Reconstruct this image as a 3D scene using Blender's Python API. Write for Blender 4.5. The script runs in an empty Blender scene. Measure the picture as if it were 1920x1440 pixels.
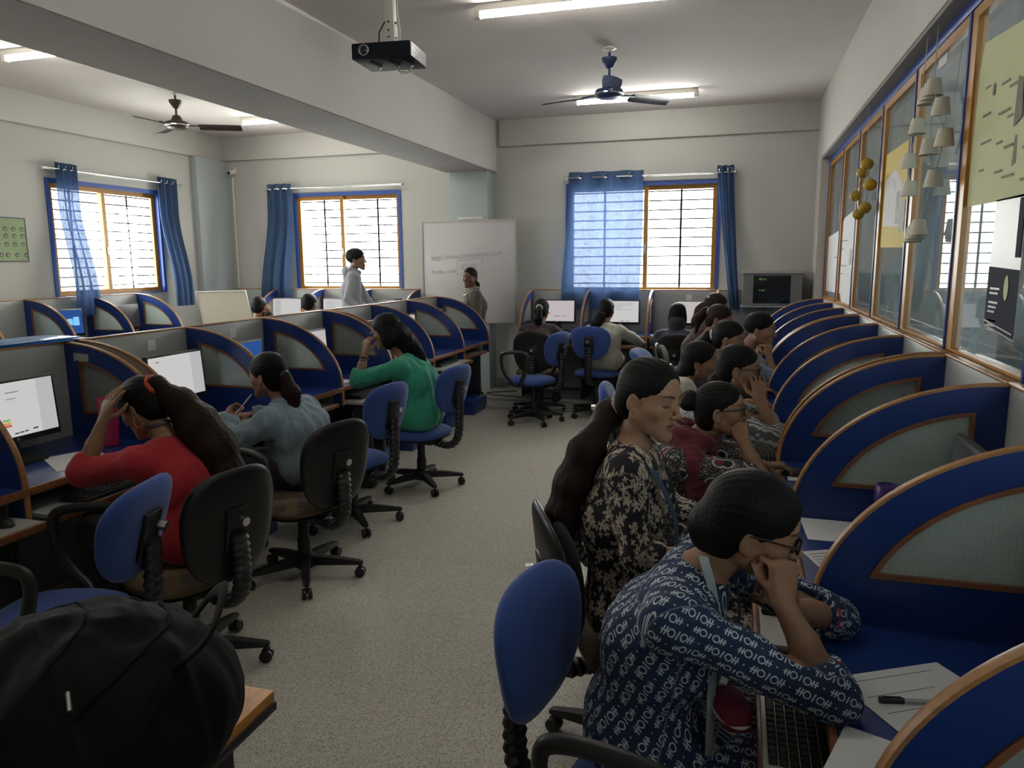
import bpy, bmesh, math, random
import numpy as np
from mathutils import Vector, Matrix, geometry
random.seed(7)
SC = bpy.context.scene
COL = SC.collection
PI = math.pi

def srgb(h):
    h = h.lstrip('#'); c = [int(h[i:i+2], 16)/255 for i in (0, 2, 4)]
    return tuple(((x+.055)/1.055)**2.4 if x > .04045 else x/12.92 for x in c)
def col(c): return (srgb(c) if isinstance(c, str) else tuple(c))+(1.0,)

MATS = {}
def pm(name, c, rough=.5, metal=0., var=.08, scale=6., bump=0., bscale=60., emit=None, estr=0., coat=0., spec=.5, trans=0., sheen=0., stretch=None, alpha=1.):
    """procedural surface: base colour mottled by noise, optional bump"""
    if name in MATS: return MATS[name]
    m = bpy.data.materials.new(name); m.use_nodes = True
    nt = m.node_tree; N = nt.nodes; L = nt.links; b = N['Principled BSDF']
    tc = N.new('ShaderNodeTexCoord'); co = tc.outputs['Object']
    if stretch:
        mp = N.new('ShaderNodeMapping'); mp.inputs['Scale'].default_value = stretch
        L.new(co, mp.inputs[0]); co = mp.outputs[0]
    b.inputs['Roughness'].default_value = rough; b.inputs['Metallic'].default_value = metal
    b.inputs['Specular IOR Level'].default_value = spec
    if coat: b.inputs['Coat Weight'].default_value = coat; b.inputs['Coat Roughness'].default_value = .15
    if sheen: b.inputs['Sheen Weight'].default_value = sheen
    if trans: b.inputs['Transmission Weight'].default_value = trans
    b.inputs['Alpha'].default_value = alpha
    cc = col(c)
    if var:
        nz = N.new('ShaderNodeTexNoise'); nz.inputs['Scale'].default_value = scale; nz.inputs['Detail'].default_value = 4
        L.new(co, nz.inputs['Vector'])
        mx = N.new('ShaderNodeMix'); mx.data_type = 'RGBA'
        mx.inputs[6].default_value = tuple(min(1, x*(1-var)) for x in cc[:3])+(1,)
        mx.inputs[7].default_value = tuple(min(1, x*(1+var)) for x in cc[:3])+(1,)
        L.new(nz.outputs['Fac'], mx.inputs[0]); L.new(mx.outputs[2], b.inputs['Base Color'])
    else: b.inputs['Base Color'].default_value = cc
    if bump:
        n2 = N.new('ShaderNodeTexNoise'); n2.inputs['Scale'].default_value = bscale; n2.inputs['Detail'].default_value = 3
        L.new(co, n2.inputs['Vector'])
        bp = N.new('ShaderNodeBump'); bp.inputs['Strength'].default_value = bump; bp.inputs['Distance'].default_value = .004
        L.new(n2.outputs['Fac'], bp.inputs['Height']); L.new(bp.outputs[0], b.inputs['Normal'])
    if emit is not None:
        b.inputs['Emission Color'].default_value = col(emit); b.inputs['Emission Strength'].default_value = estr
    MATS[name] = m
    return m

class G:
    """tiny node-graph helper: maths on sockets"""
    def __init__(s, name):
        s.m = bpy.data.materials.new(name); s.m.use_nodes = True; s.nt = s.m.node_tree
        s.b = s.nt.nodes['Principled BSDF']; s.out = s.nt.nodes['Material Output']; MATS[name] = s.m
    def n(s, t, **k):
        x = s.nt.nodes.new(t)
        for a, v in k.items(): setattr(x, a, v)
        return x
    def l(s, a, b): s.nt.links.new(a, b)
    def set(s, sock, v):
        if hasattr(v, 'links') or isinstance(v, bpy.types.NodeSocket): s.l(v, sock)
        else: sock.default_value = v
    def m_(s, op, a, b=0., c=0.):
        x = s.n('ShaderNodeMath', operation=op)
        s.set(x.inputs[0], a); s.set(x.inputs[1], b); s.set(x.inputs[2], c)
        return x.outputs[0]
    def mix(s, f, a, b):
        x = s.n('ShaderNodeMix', data_type='RGBA'); s.set(x.inputs[0], f); s.set(x.inputs[6], a); s.set(x.inputs[7], b)
        return x.outputs[2]
    def noise(s, co, scale, detail=3, dist=0.):
        x = s.n('ShaderNodeTexNoise'); s.l(co, x.inputs['Vector']); x.inputs['Scale'].default_value = scale
        x.inputs['Detail'].default_value = detail; x.inputs['Distortion'].default_value = dist
        return x.outputs['Fac']
    def vor(s, co, scale, feat='F1', out='Distance', rnd=1.):
        x = s.n('ShaderNodeTexVoronoi', feature=feat); s.l(co, x.inputs['Vector']); x.inputs['Scale'].default_value = scale
        x.inputs['Randomness'].default_value = rnd
        return x.outputs[out]
    def step(s, v, lo, hi):
        x = s.n('ShaderNodeMapRange', interpolation_type='SMOOTHSTEP'); s.set(x.inputs[0], v)
        x.inputs[1].default_value = lo; x.inputs[2].default_value = hi
        return x.outputs[0]
    def obj(s): return s.n('ShaderNodeTexCoord').outputs['Object']
    def sep(s, co):
        x = s.n('ShaderNodeSeparateXYZ'); s.l(co, x.inputs[0]); return x.outputs
    def vmap(s, co, sc=(1, 1, 1), rot=(0, 0, 0), loc=(0, 0, 0)):
        x = s.n('ShaderNodeMapping'); s.l(co, x.inputs[0]); x.inputs['Scale'].default_value = sc
        x.inputs['Rotation'].default_value = rot; x.inputs['Location'].default_value = loc
        return x.outputs[0]
    def bump(s, h, st=.3, d=.002):
        x = s.n('ShaderNodeBump'); x.inputs['Strength'].default_value = st; x.inputs['Distance'].default_value = d
        s.l(h, x.inputs['Height']); s.l(x.outputs[0], s.b.inputs['Normal'])

# ---------------------------------------------------------------- mesh builders (all append to a bmesh)
def NB(): return bmesh.new()
def _app(bm, tb, mi=0, M=None):
    if M is not None: bmesh.ops.transform(tb, matrix=M, verts=tb.verts)
    mp = {}
    for v in tb.verts: mp[v] = bm.verts.new(v.co)
    for f in tb.faces:
        try:
            nf = bm.faces.new([mp[v] for v in f.verts]); nf.material_index = mi; nf.smooth = f.smooth
        except ValueError: pass
    tb.free()
def box(bm, x0, x1, y0, y1, z0, z1, bev=0., mi=0, M=None, seg=2):
    tb = bmesh.new(); bmesh.ops.create_cube(tb, size=1)
    bmesh.ops.transform(tb, matrix=Matrix.Translation(((x0+x1)/2, (y0+y1)/2, (z0+z1)/2)) @ Matrix.Diagonal((abs(x1-x0), abs(y1-y0), abs(z1-z0), 1)), verts=tb.verts)
    if bev: bmesh.ops.bevel(tb, geom=tb.edges[:], offset=bev, segments=seg, affect='EDGES', profile=.5)
    _app(bm, tb, mi, M)
def ball(bm, c, r, u=20, v=12, mi=0, M=None):
    tb = bmesh.new(); bmesh.ops.create_uvsphere(tb, u_segments=u, v_segments=v, radius=1)
    if not hasattr(r, '__len__'): r = (r, r, r)
    bmesh.ops.transform(tb, matrix=Matrix.Translation(c) @ Matrix.Diagonal((*r, 1)), verts=tb.verts)
    for f in tb.faces: f.smooth = True
    _app(bm, tb, mi, M)
def loft(bm, rings, closed=True, cap=True, mi=0):
    vs = [[bm.verts.new(p) for p in r] for r in rings]; n = len(vs[0])
    for a, b in zip(vs, vs[1:]):
        for i in range(n if closed else n-1):
            f = bm.faces.new((a[i], a[(i+1) % n], b[(i+1) % n], b[i])); f.material_index = mi; f.smooth = True
    if cap:
        for r, rev in ((vs[0], True), (vs[-1], False)):
            f = bm.faces.new(r[::-1] if rev else r); f.material_index = mi
def tube(bm, pts, r, n=10, mi=0, closed=False, flat=None):
    """swept tube; r scalar, list or function(i); flat=(a,b) scales the section"""
    P = [Vector(p) for p in pts]; rings = []; up = None
    for i, p in enumerate(P):
        if closed: t = (P[(i+1) % len(P)]-P[i-1]).normalized()
        else: t = (P[min(i+1, len(P)-1)]-P[max(i-1, 0)]).normalized()
        if up is None:
            up = Vector((0, 0, 1)) if abs(t.z) < .9 else Vector((0, 1, 0))
        s = t.cross(up).normalized(); up = s.cross(t).normalized()
        rr = r(i) if callable(r) else (r[i] if hasattr(r, '__len__') else r)
        a, b = (flat if flat else (1, 1))
        rings.append([p+s*(math.cos(2*PI*k/n)*rr*a)+up*(math.sin(2*PI*k/n)*rr*b) for k in range(n)])
    if closed: rings.append(rings[0])
    loft(bm, rings, True, not closed, mi)
    if closed: bmesh.ops.remove_doubles(bm, verts=bm.verts, dist=1e-6)
def lathe(bm, prof, n=24, M=None, mi=0):
    tb = bmesh.new()
    loft(tb, [[(r*math.cos(2*PI*k/n), r*math.sin(2*PI*k/n), z) for k in range(n)] for r, z in prof], True, True, mi)
    _app(bm, tb, mi, M)
def prism(bm, loops, a, b, axis='x', mi=0, M=None, smooth=False):
    """polygon with holes (loops of (u,v)) extruded from a to b along axis"""
    def P(u, v, w): return {'x': (w, u, v), 'y': (u, w, v), 'z': (u, v, w)}[axis]
    tb = bmesh.new(); flat = [p for l in loops for p in l]
    tri = geometry.tessellate_polygon([[Vector((u, v, 0)) for u, v in l] for l in loops])
    A = [tb.verts.new(P(u, v, a)) for u, v in flat]; B = [tb.verts.new(P(u, v, b)) for u, v in flat]
    for t in tri:
        try: tb.faces.new([A[i] for i in t]); tb.faces.new([B[i] for i in t[::-1]])
        except ValueError: pass
    k = 0
    for l in loops:
        n = len(l)
        for i in range(n):
            f = tb.faces.new((A[k+i], A[k+(i+1) % n], B[k+(i+1) % n], B[k+i])); f.smooth = smooth
        k += n
    bmesh.ops.recalc_face_normals(tb, faces=tb.faces)
    _app(bm, tb, mi, M)
def rrect(x0, x1, y0, y1, r, n=6):
    o = []
    for cx, cy, a in ((x1-r, y1-r, 0), (x0+r, y1-r, 90), (x0+r, y0+r, 180), (x1-r, y0+r, 270)):
        for i in range(n+1):
            t = math.radians(a+90*i/n); o.append((cx+r*math.cos(t), cy+r*math.sin(t)))
    return o
def arc(c, rx, ry, a0, a1, n):
    return [(c[0]+rx*math.cos(math.radians(a0+(a1-a0)*i/n)), c[1]+ry*math.sin(math.radians(a0+(a1-a0)*i/n))) for i in range(n+1)]
def grid(bm, f, nu, nv, mi=0, wrap=False):
    vs = [[bm.verts.new(f(i/nu, j/nv)) for j in range(nv+1)] for i in range(nu+1)]
    for i in range(nu):
        for j in range(nv):
            q = bm.faces.new((vs[i][j], vs[i+1][j], vs[i+1][j+1], vs[i][j+1])); q.smooth = True; q.material_index = mi
def pillow(bm, w, d, t, ex=3.2, nu=28, nv=8, M=None, crown=.25, mi=0):
    """upholstered pad: superellipse outline w x d (xy), thickness t, bulging"""
    tb = bmesh.new(); rings = []
    for j in range(nv+1):
        a = -PI/2+PI*j/nv; s = abs(math.cos(a))**.45; z = math.sin(a)*t/2
        rings.append([(math.copysign(abs(math.cos(th))**(2/ex), math.cos(th))*w/2*s, math.copysign(abs(math.sin(th))**(2/ex), math.sin(th))*d/2*s, z) for th in (2*PI*k/nu for k in range(nu))])
    loft(tb, rings[1:-1], True, True)
    if crown: 
        for v in tb.verts:
            q = 1-min(1, (2*v.co.x/w)**2*.8+(2*v.co.y/d)**2*.8); v.co.z += math.copysign(t*crown*q, v.co.z) if q > 0 else 0
    for f in tb.faces: f.smooth = True
    _app(bm, tb, mi, M)

def link(name, me, mats, parent=None, loc=None, rot=None):
    o = bpy.data.objects.new(name, me); COL.objects.link(o)
    for m in (mats if isinstance(mats, (list, tuple)) else [mats]): me.materials.append(m)
    if parent: o.parent = parent
    if loc: o.location = loc
    if rot: o.rotation_euler = rot
    return o
def mk(name, bm, mats, parent=None, loc=None, rot=None, angle=40):
    me = bpy.data.meshes.new(name)
    bmesh.ops.recalc_face_normals(bm, faces=bm.faces)
    bm.to_mesh(me); bm.free()
    if angle:
        me.set_sharp_from_angle(angle=math.radians(angle))
    return link(name, me, mats, parent, loc, rot)
def mbox(name, dims, mat, parent=None, bev=.003, **k):
    bm = NB(); box(bm, *dims, bev=bev); return mk(name, bm, mat, parent, **k)
def tag(o, label=None, cat=None, group=None, kind=None):
    if label: o['label'] = label
    if cat: o['category'] = cat
    if group: o['group'] = group
    if kind: o['kind'] = kind
    return o
def thing(name, label, cat, loc=(0, 0, 0), rz=0., group=None):
    o = bpy.data.objects.new(name, None); COL.objects.link(o); o.location = loc; o.rotation_euler = (0, 0, rz)
    o.empty_display_size = .05
    return tag(o, label, cat, group)
def struct(name, bm, mats, **k): return tag(mk(name, bm, mats, **k), kind='structure')
def sthing(name, loc=(0, 0, 0), rz=0.):
    o = bpy.data.objects.new(name, None); COL.objects.link(o); o.location = loc; o.rotation_euler = (0, 0, rz)
    return tag(o, kind='structure')
def dup(root, loc, rz, label=None, group=None, name=None):
    def cp(o, parent):
        c = o.copy(); COL.objects.link(c)
        if parent: c.parent = parent
        for ch in o.children: cp(ch, c)
        return c
    r = cp(root, None); r.location = loc; r.rotation_euler = (0, 0, rz)
    if label: r['label'] = label
    if group: r['group'] = group
    return r
def text(name, s, size, mat, parent, loc, rot, depth=.0006, shear=0., align='LEFT', spacing=1., sx=1.):
    cu = bpy.data.curves.new(name, 'FONT'); cu.body = s; cu.size = size; cu.extrude = depth; cu.align_x = align; cu.shear = shear
    cu.space_character = spacing; cu.resolution_u = 2
    t = bpy.data.objects.new(name, cu); COL.objects.link(t)
    dg = bpy.context.evaluated_depsgraph_get(); me = bpy.data.meshes.new_from_object(t.evaluated_get(dg))
    bpy.data.objects.remove(t); 
    o = link(name, me, mat, parent, loc, rot); o.scale = (sx, 1, 1)
    return o
SKY, EXPO, TUBE = 11.5, 1.12, 24.
SCR = .62/2**EXPO
# ---------------------------------------------------------------- materials
M_wall = pm('wall_paint', (.49, .492, .458), .75, var=.05, scale=1.3, bump=.05, bscale=25)
M_band = pm('upper_wall_paint', (.53, .52, .485), .75, var=.05, scale=1.3, bump=.05, bscale=25)
M_blue_paint = pm('pale_blue_paint', (.42, .47, .48), .7, var=.06, scale=1.5, bump=.05, bscale=25)
M_ceil = pm('ceiling_paint', (.69, .64, .615), .85, var=.12, scale=1.1, bump=.08, bscale=18)
M_beam = pm('beam_paint', (.76, .735, .70), .8, var=.06, scale=1.2, bump=.06, bscale=20)
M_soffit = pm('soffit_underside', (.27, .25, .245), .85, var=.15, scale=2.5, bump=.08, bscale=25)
M_blue_frame = pm('blue_window_enamel', '#2f4f9c', .35, var=.06)
M_gold = pm('ochre_window_enamel', (.39, .165, .009), .38, var=.10, scale=9)
M_blue_lam = pm('blue_laminate', (.011, .036, .175), .30, var=.07, scale=4, spec=.5)
M_grey_lam = pm('grey_laminate', (.33, .34, .33), .45, var=.05, scale=3)
M_tray = pm('tray_laminate', (.42, .44, .40), .5, var=.05)
M_raw = pm('raw_board', (.40, .32, .23), .7, var=.15, scale=5)
M_black = pm('black_plastic', (.012, .012, .013), .42, var=.2, scale=20, bump=.06, bscale=300)
M_shell = pm('black_chair_shell', (.008, .008, .009), .42, var=.2, scale=20)
M_dgrey = pm('dark_grey_plastic', (.05, .05, .052), .45, var=.1)
M_chrome = pm('chrome', (.75, .75, .75), .18, metal=1., var=.03)
M_steel = pm('satin_steel', (.5, .5, .5), .35, metal=1., var=.05)
M_paper = pm('paper', (.72, .72, .72), .7, var=.03, scale=3)
M_ink = pm('ink', (.10, .10, .13), .7, var=.05)
M_white_pl = pm('white_plastic', (.68, .66, .60), .4, var=.04)
M_cream = pm('cream_board', (.66, .62, .52), .5, var=.05, scale=2)
M_alu = pm('aluminium_frame', (.42, .40, .38), .4, metal=.6, var=.05)
def wood(name, c, rough=.38):
    g = G(name); co = g.vmap(g.obj(), (3, 3, 3)); s = g.sep(co)
    w = g.n('ShaderNodeTexWave'); w.inputs['Scale'].default_value = 5; w.inputs['Distortion'].default_value = 7; w.inputs['Detail'].default_value = 3
    g.l(g.vmap(co, (.6, .6, 3)), w.inputs['Vector'])
    f = g.m_('ADD', g.m_('MULTIPLY', w.outputs['Fac'], .5), g.m_('MULTIPLY', g.noise(co, 14), .5))
    g.l(g.mix(f, tuple(x*.72 for x in c)+(1,), tuple(x*1.25 for x in c)+(1,)), g.b.inputs['Base Color'])
    g.b.inputs['Roughness'].default_value = rough
    return g.m
M_wood = wood('teak_edging', (.33, .155, .055))
M_wood_d = wood('brown_edging', (.22, .085, .035))
M_table = wood('light_wood_top', (.50, .20, .026), .35)
def fabric(name, c, sc=420):
    g = G(name); co = g.obj()
    a = g.noise(co, sc, 2); b = g.noise(co, 7, 3)
    f = g.m_('ADD', g.m_('MULTIPLY', a, .5), g.m_('MULTIPLY', b, .5))
    g.l(g.mix(f, tuple(x*.6 for x in c)+(1,), tuple(min(1, x*1.4) for x in c)+(1,)), g.b.inputs['Base Color'])
    g.b.inputs['Roughness'].default_value = .85; g.b.inputs['Sheen Weight'].default_value = .25
    g.b.inputs['Sheen Roughness'].default_value = .4
    g.bump(a, .25, .001)
    return g.m
M_bluefab = fabric('blue_upholstery', (.026, .068, .27))
def mk_floor():
    g = G('terrazzo_floor'); co = g.obj(); s = g.sep(co)
    tx = g.m_('FLOOR', g.m_('DIVIDE', s[0], .9)); ty = g.m_('FLOOR', g.m_('DIVIDE', s[1], .6))
    wn = g.n('ShaderNodeTexWhiteNoise', noise_dimensions='2D'); cb = g.n('ShaderNodeCombineXYZ'); g.l(tx, cb.inputs[0]); g.l(ty, cb.inputs[1]); g.l(cb.outputs[0], wn.inputs[0])
    chips = g.vor(co, 260, out='Color'); sc = g.sep(chips)
    big = g.noise(co, 1.1, 3)
    base = g.mix(g.m_('ADD', g.m_('MULTIPLY', wn.outputs[0], .35), g.m_('MULTIPLY', big, .65)), (.50, .475, .40, 1), (.64, .61, .525, 1))
    c1 = g.mix(g.step(sc[0], .72, .80), base, (.30, .28, .24, 1))
    c2 = g.mix(g.step(sc[1], .80, .86), c1, (.70, .67, .60, 1))
    fx = g.m_('ABSOLUTE', g.m_('SUBTRACT', g.m_('FRACT', g.m_('DIVIDE', s[0], .9)), .5)); fy = g.m_('ABSOLUTE', g.m_('SUBTRACT', g.m_('FRACT', g.m_('DIVIDE', s[1], .6)), .5))
    j = g.m_('MAXIMUM', g.step(fx, .4975, .4995), g.step(fy, .496, .499))
    c3 = g.mix(g.m_('MULTIPLY', j, .35), c2, (.12, .115, .10, 1))
    g.l(c3, g.b.inputs['Base Color'])
    g.l(g.m_('ADD', g.m_('MULTIPLY', big, .2), .25), g.b.inputs['Roughness']); g.b.inputs['Specular IOR Level'].default_value = .4
    return g.m
M_floor = mk_floor()
M_step = pm('grey_marble_step', (.30, .29, .27), .35, var=.15, scale=12)
def thin_glass(name, tint=(1, 1, 1), refl=1.0, ior=1.5, haze=0., rough=0.):
    g = G(name); nt = g.nt
    tr = g.n('ShaderNodeBsdfTransparent'); tr.inputs[0].default_value = (*tint, 1)
    gl = g.n('ShaderNodeBsdfGlossy'); gl.inputs['Roughness'].default_value = rough
    fr = g.n('ShaderNodeFresnel'); fr.inputs[0].default_value = ior
    mx = g.n('ShaderNodeMixShader'); ge = g.n('ShaderNodeNewGeometry'); g.l(g.m_('MULTIPLY', g.m_('MINIMUM', g.m_('MULTIPLY', fr.outputs[0], refl), 1.), g.m_('SUBTRACT', 1., ge.outputs['Backfacing'])), mx.inputs[0]); g.l(tr.outputs[0], mx.inputs[1]); g.l(gl.outputs[0], mx.inputs[2])
    res = mx.outputs[0]
    if haze:
        df = g.n('ShaderNodeBsdfDiffuse'); df.inputs[0].default_value = (.50, .60, .68, 1)
        tl = g.n('ShaderNodeBsdfTranslucent'); tl.inputs[0].default_value = (.48, .60, .70, 1)
        ad = g.n('ShaderNodeMixShader'); ad.inputs[0].default_value = .5; g.l(df.outputs[0], ad.inputs[1]); g.l(tl.outputs[0], ad.inputs[2])
        m2 = g.n('ShaderNodeMixShader'); hz = g.m_('MULTIPLY', g.step(g.noise(g.obj(), 2.2, 5, 1.), .3, .8), haze)
        g.l(hz, m2.inputs[0]); g.l(res, m2.inputs[1]); g.l(ad.outputs[0], m2.inputs[2]); res = m2.outputs[0]
    g.l(res, g.out.inputs[0])
    return g.m
M_pane = thin_glass('window_pane', (.93, .96, .95))
M_part = thin_glass('partition_glass', (.80, .88, .90), 1.6, 1.52, .42)
def mk_wired():
    g = G('wired_glass'); co = g.obj(); s = g.sep(co)
    def ln(v): return g.step(g.m_('ABSOLUTE', g.m_('SUBTRACT', g.m_('FRACT', g.m_('DIVIDE', v, .0125)), .5)), .40, .47)
    lines = g.m_('MAXIMUM', ln(s[1]), ln(s[2]))
    pat = g.noise(co, 260, 2)
    co2 = g.noise(co, 35, 2)
    g.l(g.mix(g.m_('MULTIPLY', g.m_('MULTIPLY', lines, g.step(co2, .3, .6)), .55), (.50, .53, .51, 1), (.20, .22, .22, 1)), g.b.inputs['Base Color'])
    g.b.inputs['Roughness'].default_value = .28; g.b.inputs['Transmission Weight'].default_value = .0
    g.bump(pat, .6, .002)
    tl = g.n('ShaderNodeBsdfTranslucent'); tl.inputs[0].default_value = (.55, .62, .58, 1)
    tp = g.n('ShaderNodeBsdfTransparent'); tp.inputs[0].default_value = (.75, .82, .78, 1)
    m1 = g.n('ShaderNodeMixShader'); m1.inputs[0].default_value = .55; g.l(tl.outputs[0], m1.inputs[1]); g.l(g.b.outputs[0], m1.inputs[2])
    m2 = g.n('ShaderNodeMixShader'); m2.inputs[0].default_value = .22; g.l(m1.outputs[0], m2.inputs[1]); g.l(tp.outputs[0], m2.inputs[2])
    g.l(m2.outputs[0], g.out.inputs[0])
    return g.m
M_wired = mk_wired()
def mk_curtain():
    g = G('blue_curtain_cloth'); co = g.obj()
    f = g.noise(co, 90, 3); w = g.noise(g.vmap(co, (300, 300, 25)), 1, 2)
    c = g.mix(g.m_('ADD', g.m_('MULTIPLY', f, .6), g.m_('MULTIPLY', w, .4)), (.060, .125, .255, 1), (.11, .20, .36, 1))
    g.l(c, g.b.inputs['Base Color']); g.b.inputs['Roughness'].default_value = .9
    tl = g.n('ShaderNodeBsdfTranslucent'); g.l(g.mix(.6, c, (.24, .28, .44, 1)), tl.inputs[0])
    m1 = g.n('ShaderNodeMixShader'); m1.inputs[0].default_value = .13; g.l(g.b.outputs[0], m1.inputs[1]); g.l(tl.outputs[0], m1.inputs[2])
    tp = g.n('ShaderNodeBsdfTransparent'); tp.inputs[0].default_value = (.75, .82, 1, 1)
    m2 = g.n('ShaderNodeMixShader'); m2.inputs[0].default_value = .035; g.l(m1.outputs[0], m2.inputs[1]); g.l(tp.outputs[0], m2.inputs[2])
    g.l(m2.outputs[0], g.out.inputs[0])
    return g.m
M_curtain = mk_curtain()
def emis(name, c, s):
    g = G(name); e = g.n('ShaderNodeEmission'); e.inputs[0].default_value = col(c); e.inputs[1].default_value = s
    g.l(e.outputs[0], g.out.inputs[0]); return g.m
M_tube = emis('lit_tube', (1, .97, .9), TUBE)
M_scr = emis('lit_screen_page', (.93, .91, .90), SCR*1.00)
M_scr_txt = emis('screen_text', (.35, .35, .37), SCR*1.00)
M_scr_btn = emis('screen_button', (.10, .10, .11), SCR*0.97)
M_scr_grey = emis('screen_grey', (.75, .75, .76), SCR*1.00)
M_scr_or = emis('screen_orange', (.95, .35, .12), SCR*1.00)
M_scr_ye = emis('screen_yellow', (.95, .75, .15), SCR*1.00)
M_scr_gr = emis('screen_green', (.2, .65, .2), SCR*1.00)
M_scr_red = emis('screen_red', (.85, .12, .10), SCR*1.00)
M_scr_blue = emis('screen_desktop_blue', (.05, .16, .55), SCR*0.81)
M_scr_glow = emis('screen_window_glow', (.25, .6, 1.), SCR*1.61)
# ---------------------------------------------------------------- the room shell
XL, XR, YB, YF, ZC = -6.7, .76, 8.9, -2.3, 3.25
bm = NB(); box(bm, XL-.2, 2.8, YF-.2, YB+.2, -.1, 0); struct('floor', bm, M_floor)
bm = NB(); box(bm, XL-.2, 2.8, YF-.2, YB+.2, ZC, ZC+.1); struct('ceiling', bm, M_ceil)
def rect(a0, a1, b0, b1): return [(a0, b0), (a1, b0), (a1, b1), (a0, b1)]
W1 = (6.10, 7.68, 1.27, 2.47); W2 = (-5.64, -4.10, 1.24, 2.50); W3 = (-1.98, -.22, 1.23, 2.49); W_ADDED = (2.05, 3.63, 1.27, 2.47)
bm = NB(); prism(bm, [rect(YF-.2, YB+.2, 0, ZC), rect(*W1), rect(*W_ADDED)], XL, XL-.2, 'x'); struct('wall_left', bm, M_wall)
bm = NB(); prism(bm, [rect(XL, 2.8, 0, ZC), rect(*W2), rect(*W3)], YB, YB+.2, 'y'); struct('wall_back', bm, M_wall)
bm = NB(); box(bm, XL-.2, 1.0, YF-.2, YF, 0, ZC); struct('wall_front', bm, M_wall)
# right side: soffit beam, solid end, low wall under the glazing
GY0, GY1 = -.26, 8.45
bm = NB()
prism(bm, [[(YF, 0), (GY0, 0), (GY0, 2.62), (GY1, 2.62), (GY1, 0), (YB, 0), (YB, ZC), (YF, ZC)]], XR, 1.0, 'x'); box(bm, .838, 1.0, GY0+.001, GY1-.001, 0, 1.19)
o = struct('wall_right', bm, M_band)
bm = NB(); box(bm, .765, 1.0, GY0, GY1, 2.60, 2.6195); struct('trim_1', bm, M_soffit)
bm = NB(); box(bm, XL, -3.43, YB-.055, YB, 2.95, ZC, .004); box(bm, -2.78, XR, YB-.055, YB, 2.95, ZC, .004); struct('trim_2', bm, M_band)
bm = NB(); box(bm, XL, XL+.055, YF, YB-.055, 2.945, ZC, .004); struct('trim_3', bm, M_band)
bm = NB(); box(bm, -3.39, -2.83, YF, YB-.001, 2.66, ZC-.001, .006); struct('trim_4', bm, M_beam)
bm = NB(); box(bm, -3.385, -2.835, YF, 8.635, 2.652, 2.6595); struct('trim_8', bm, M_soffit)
bm = NB(); box(bm, -3.34, -2.87, 8.64, YB, 0, 2.66, .006); struct('trim_5', bm, M_blue_paint)
bm = NB(); box(bm, XL, XL+.09, 8.26, YB, 0, 2.945, .006); struct('trim_6', bm, M_blue_paint)
bm = NB(); box(bm, XL, XR, 7.72, YB, 0, .035, .004); box(bm, XL, XR, 8.07, YB, .035, .06, .004); struct('trim_7', bm, M_step)
bm = NB(); box(bm, -2.86, XR, YB-.012, YB, .06, .16, .003); struct('baseboard_back', bm, M_step)
# corridor beyond the glazing
bm = NB(); box(bm, 2.6, 2.8, YF, YB, 0, ZC); struct('wall_corridor', bm, M_blue_paint)
# ---------------------------------------------------------------- windows in the walls
M_grille = pm('painted_grille', (.010, .009, .009), .8, var=.1, spec=.1)
def window(name, w, h, loc, rz, mull=.5, bars=True):
    """local x across, z up, y=0 inner wall face, +y outwards"""
    r = sthing(name, loc, rz)
    bm = NB(); prism(bm, [rect(0, w, 0, h), rect(.04, w-.04, .012, h-.045)], -.012, .10, 'y'); mk('window_frame', bm, M_blue_frame, r)
    xm = w*mull
    for i, (a, b, y) in enumerate(((.04, xm+.025, .03), (xm-.025, w-.04, .06))):
        bm = NB(); prism(bm, [rect(a, b, .012, h-.045), rect(a+.05, b-.05, .062, h-.095)], y-.014, y+.014, 'y')
        s = mk('sash', bm, M_gold, r)
        bm = NB(); box(bm, a+.05, b-.05, y-.002, y+.002, .062, h-.095); mk('pane', bm, M_pane, s)
        bm = NB(); box(bm, (a+.012 if i else b-.035), (a+.03 if i else b-.017), y-.022, y-.014, h*.36, h*.44, .003); mk('latch', bm, M_steel, s)
    if bars:
        bm = NB(); n = int(h/.098)
        for k in range(1, n): tube(bm, [(.03, .13, k*h/n), (w-.03, .13, k*h/n)], .0085, 6)
        for x in (.25, .75):
            box(bm, w*x-.012, w*x+.012, .118, .124, 0, h)
        mk('grille', bm, M_grille, r)
    return r
window('window_1', W1[1]-W1[0], W1[3]-W1[2], (XL, W1[0], W1[2]), PI/2, .47)
window('window_2', W2[1]-W2[0], W2[3]-W2[2], (W2[0], YB, W2[2]), 0, .45)
window('window_3', W3[1]-W3[0], W3[3]-W3[2], (W3[0], YB, W3[2]), 0, .53)
window('window_added', W_ADDED[1]-W_ADDED[0], W_ADDED[3]-W_ADDED[2], (XL, W_ADDED[0], W_ADDED[2]), PI/2, .47)  # unseen window added on the left wall to light the foreground
# glazed partition on the right: blue frame, ochre sashes, one pane per bay
gp = sthing('window_4', (0, 0, 0))
bm = NB(); box(bm, .835, .90, GY0, GY1, 2.555, 2.60, .003); mk('top_rail', bm, M_blue_frame, gp)
bm = NB(); box(bm, .835, .90, GY0, GY1, 1.19, 1.215, .003); mk('sill_rail', bm, M_wood, gp)
MY = [8.43, 7.36, 6.41, 5.45, 4.50, 3.54, 2.60, 1.66, .72, -.22]
for i, y in enumerate(MY):
    bm = NB(); box(bm, .838, .895, y, y+.024, 1.215, 2.555, .003)
    m = mk('mullion', bm, M_blue_frame, gp)
    if i < 9:
        yn = MY[i+1]+.024
        bm = NB(); prism(bm, [rect(yn, y, 1.215, 2.555), rect(yn+.012, y-.078, 1.235, 2.515)], .845, .88, 'x')
        s = mk('sash', bm, M_gold, gp)
        bm = NB(); box(bm, .862, .866, yn+.012, y-.078, 1.235, 2.515); mk('pane', bm, M_part, s)
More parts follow.
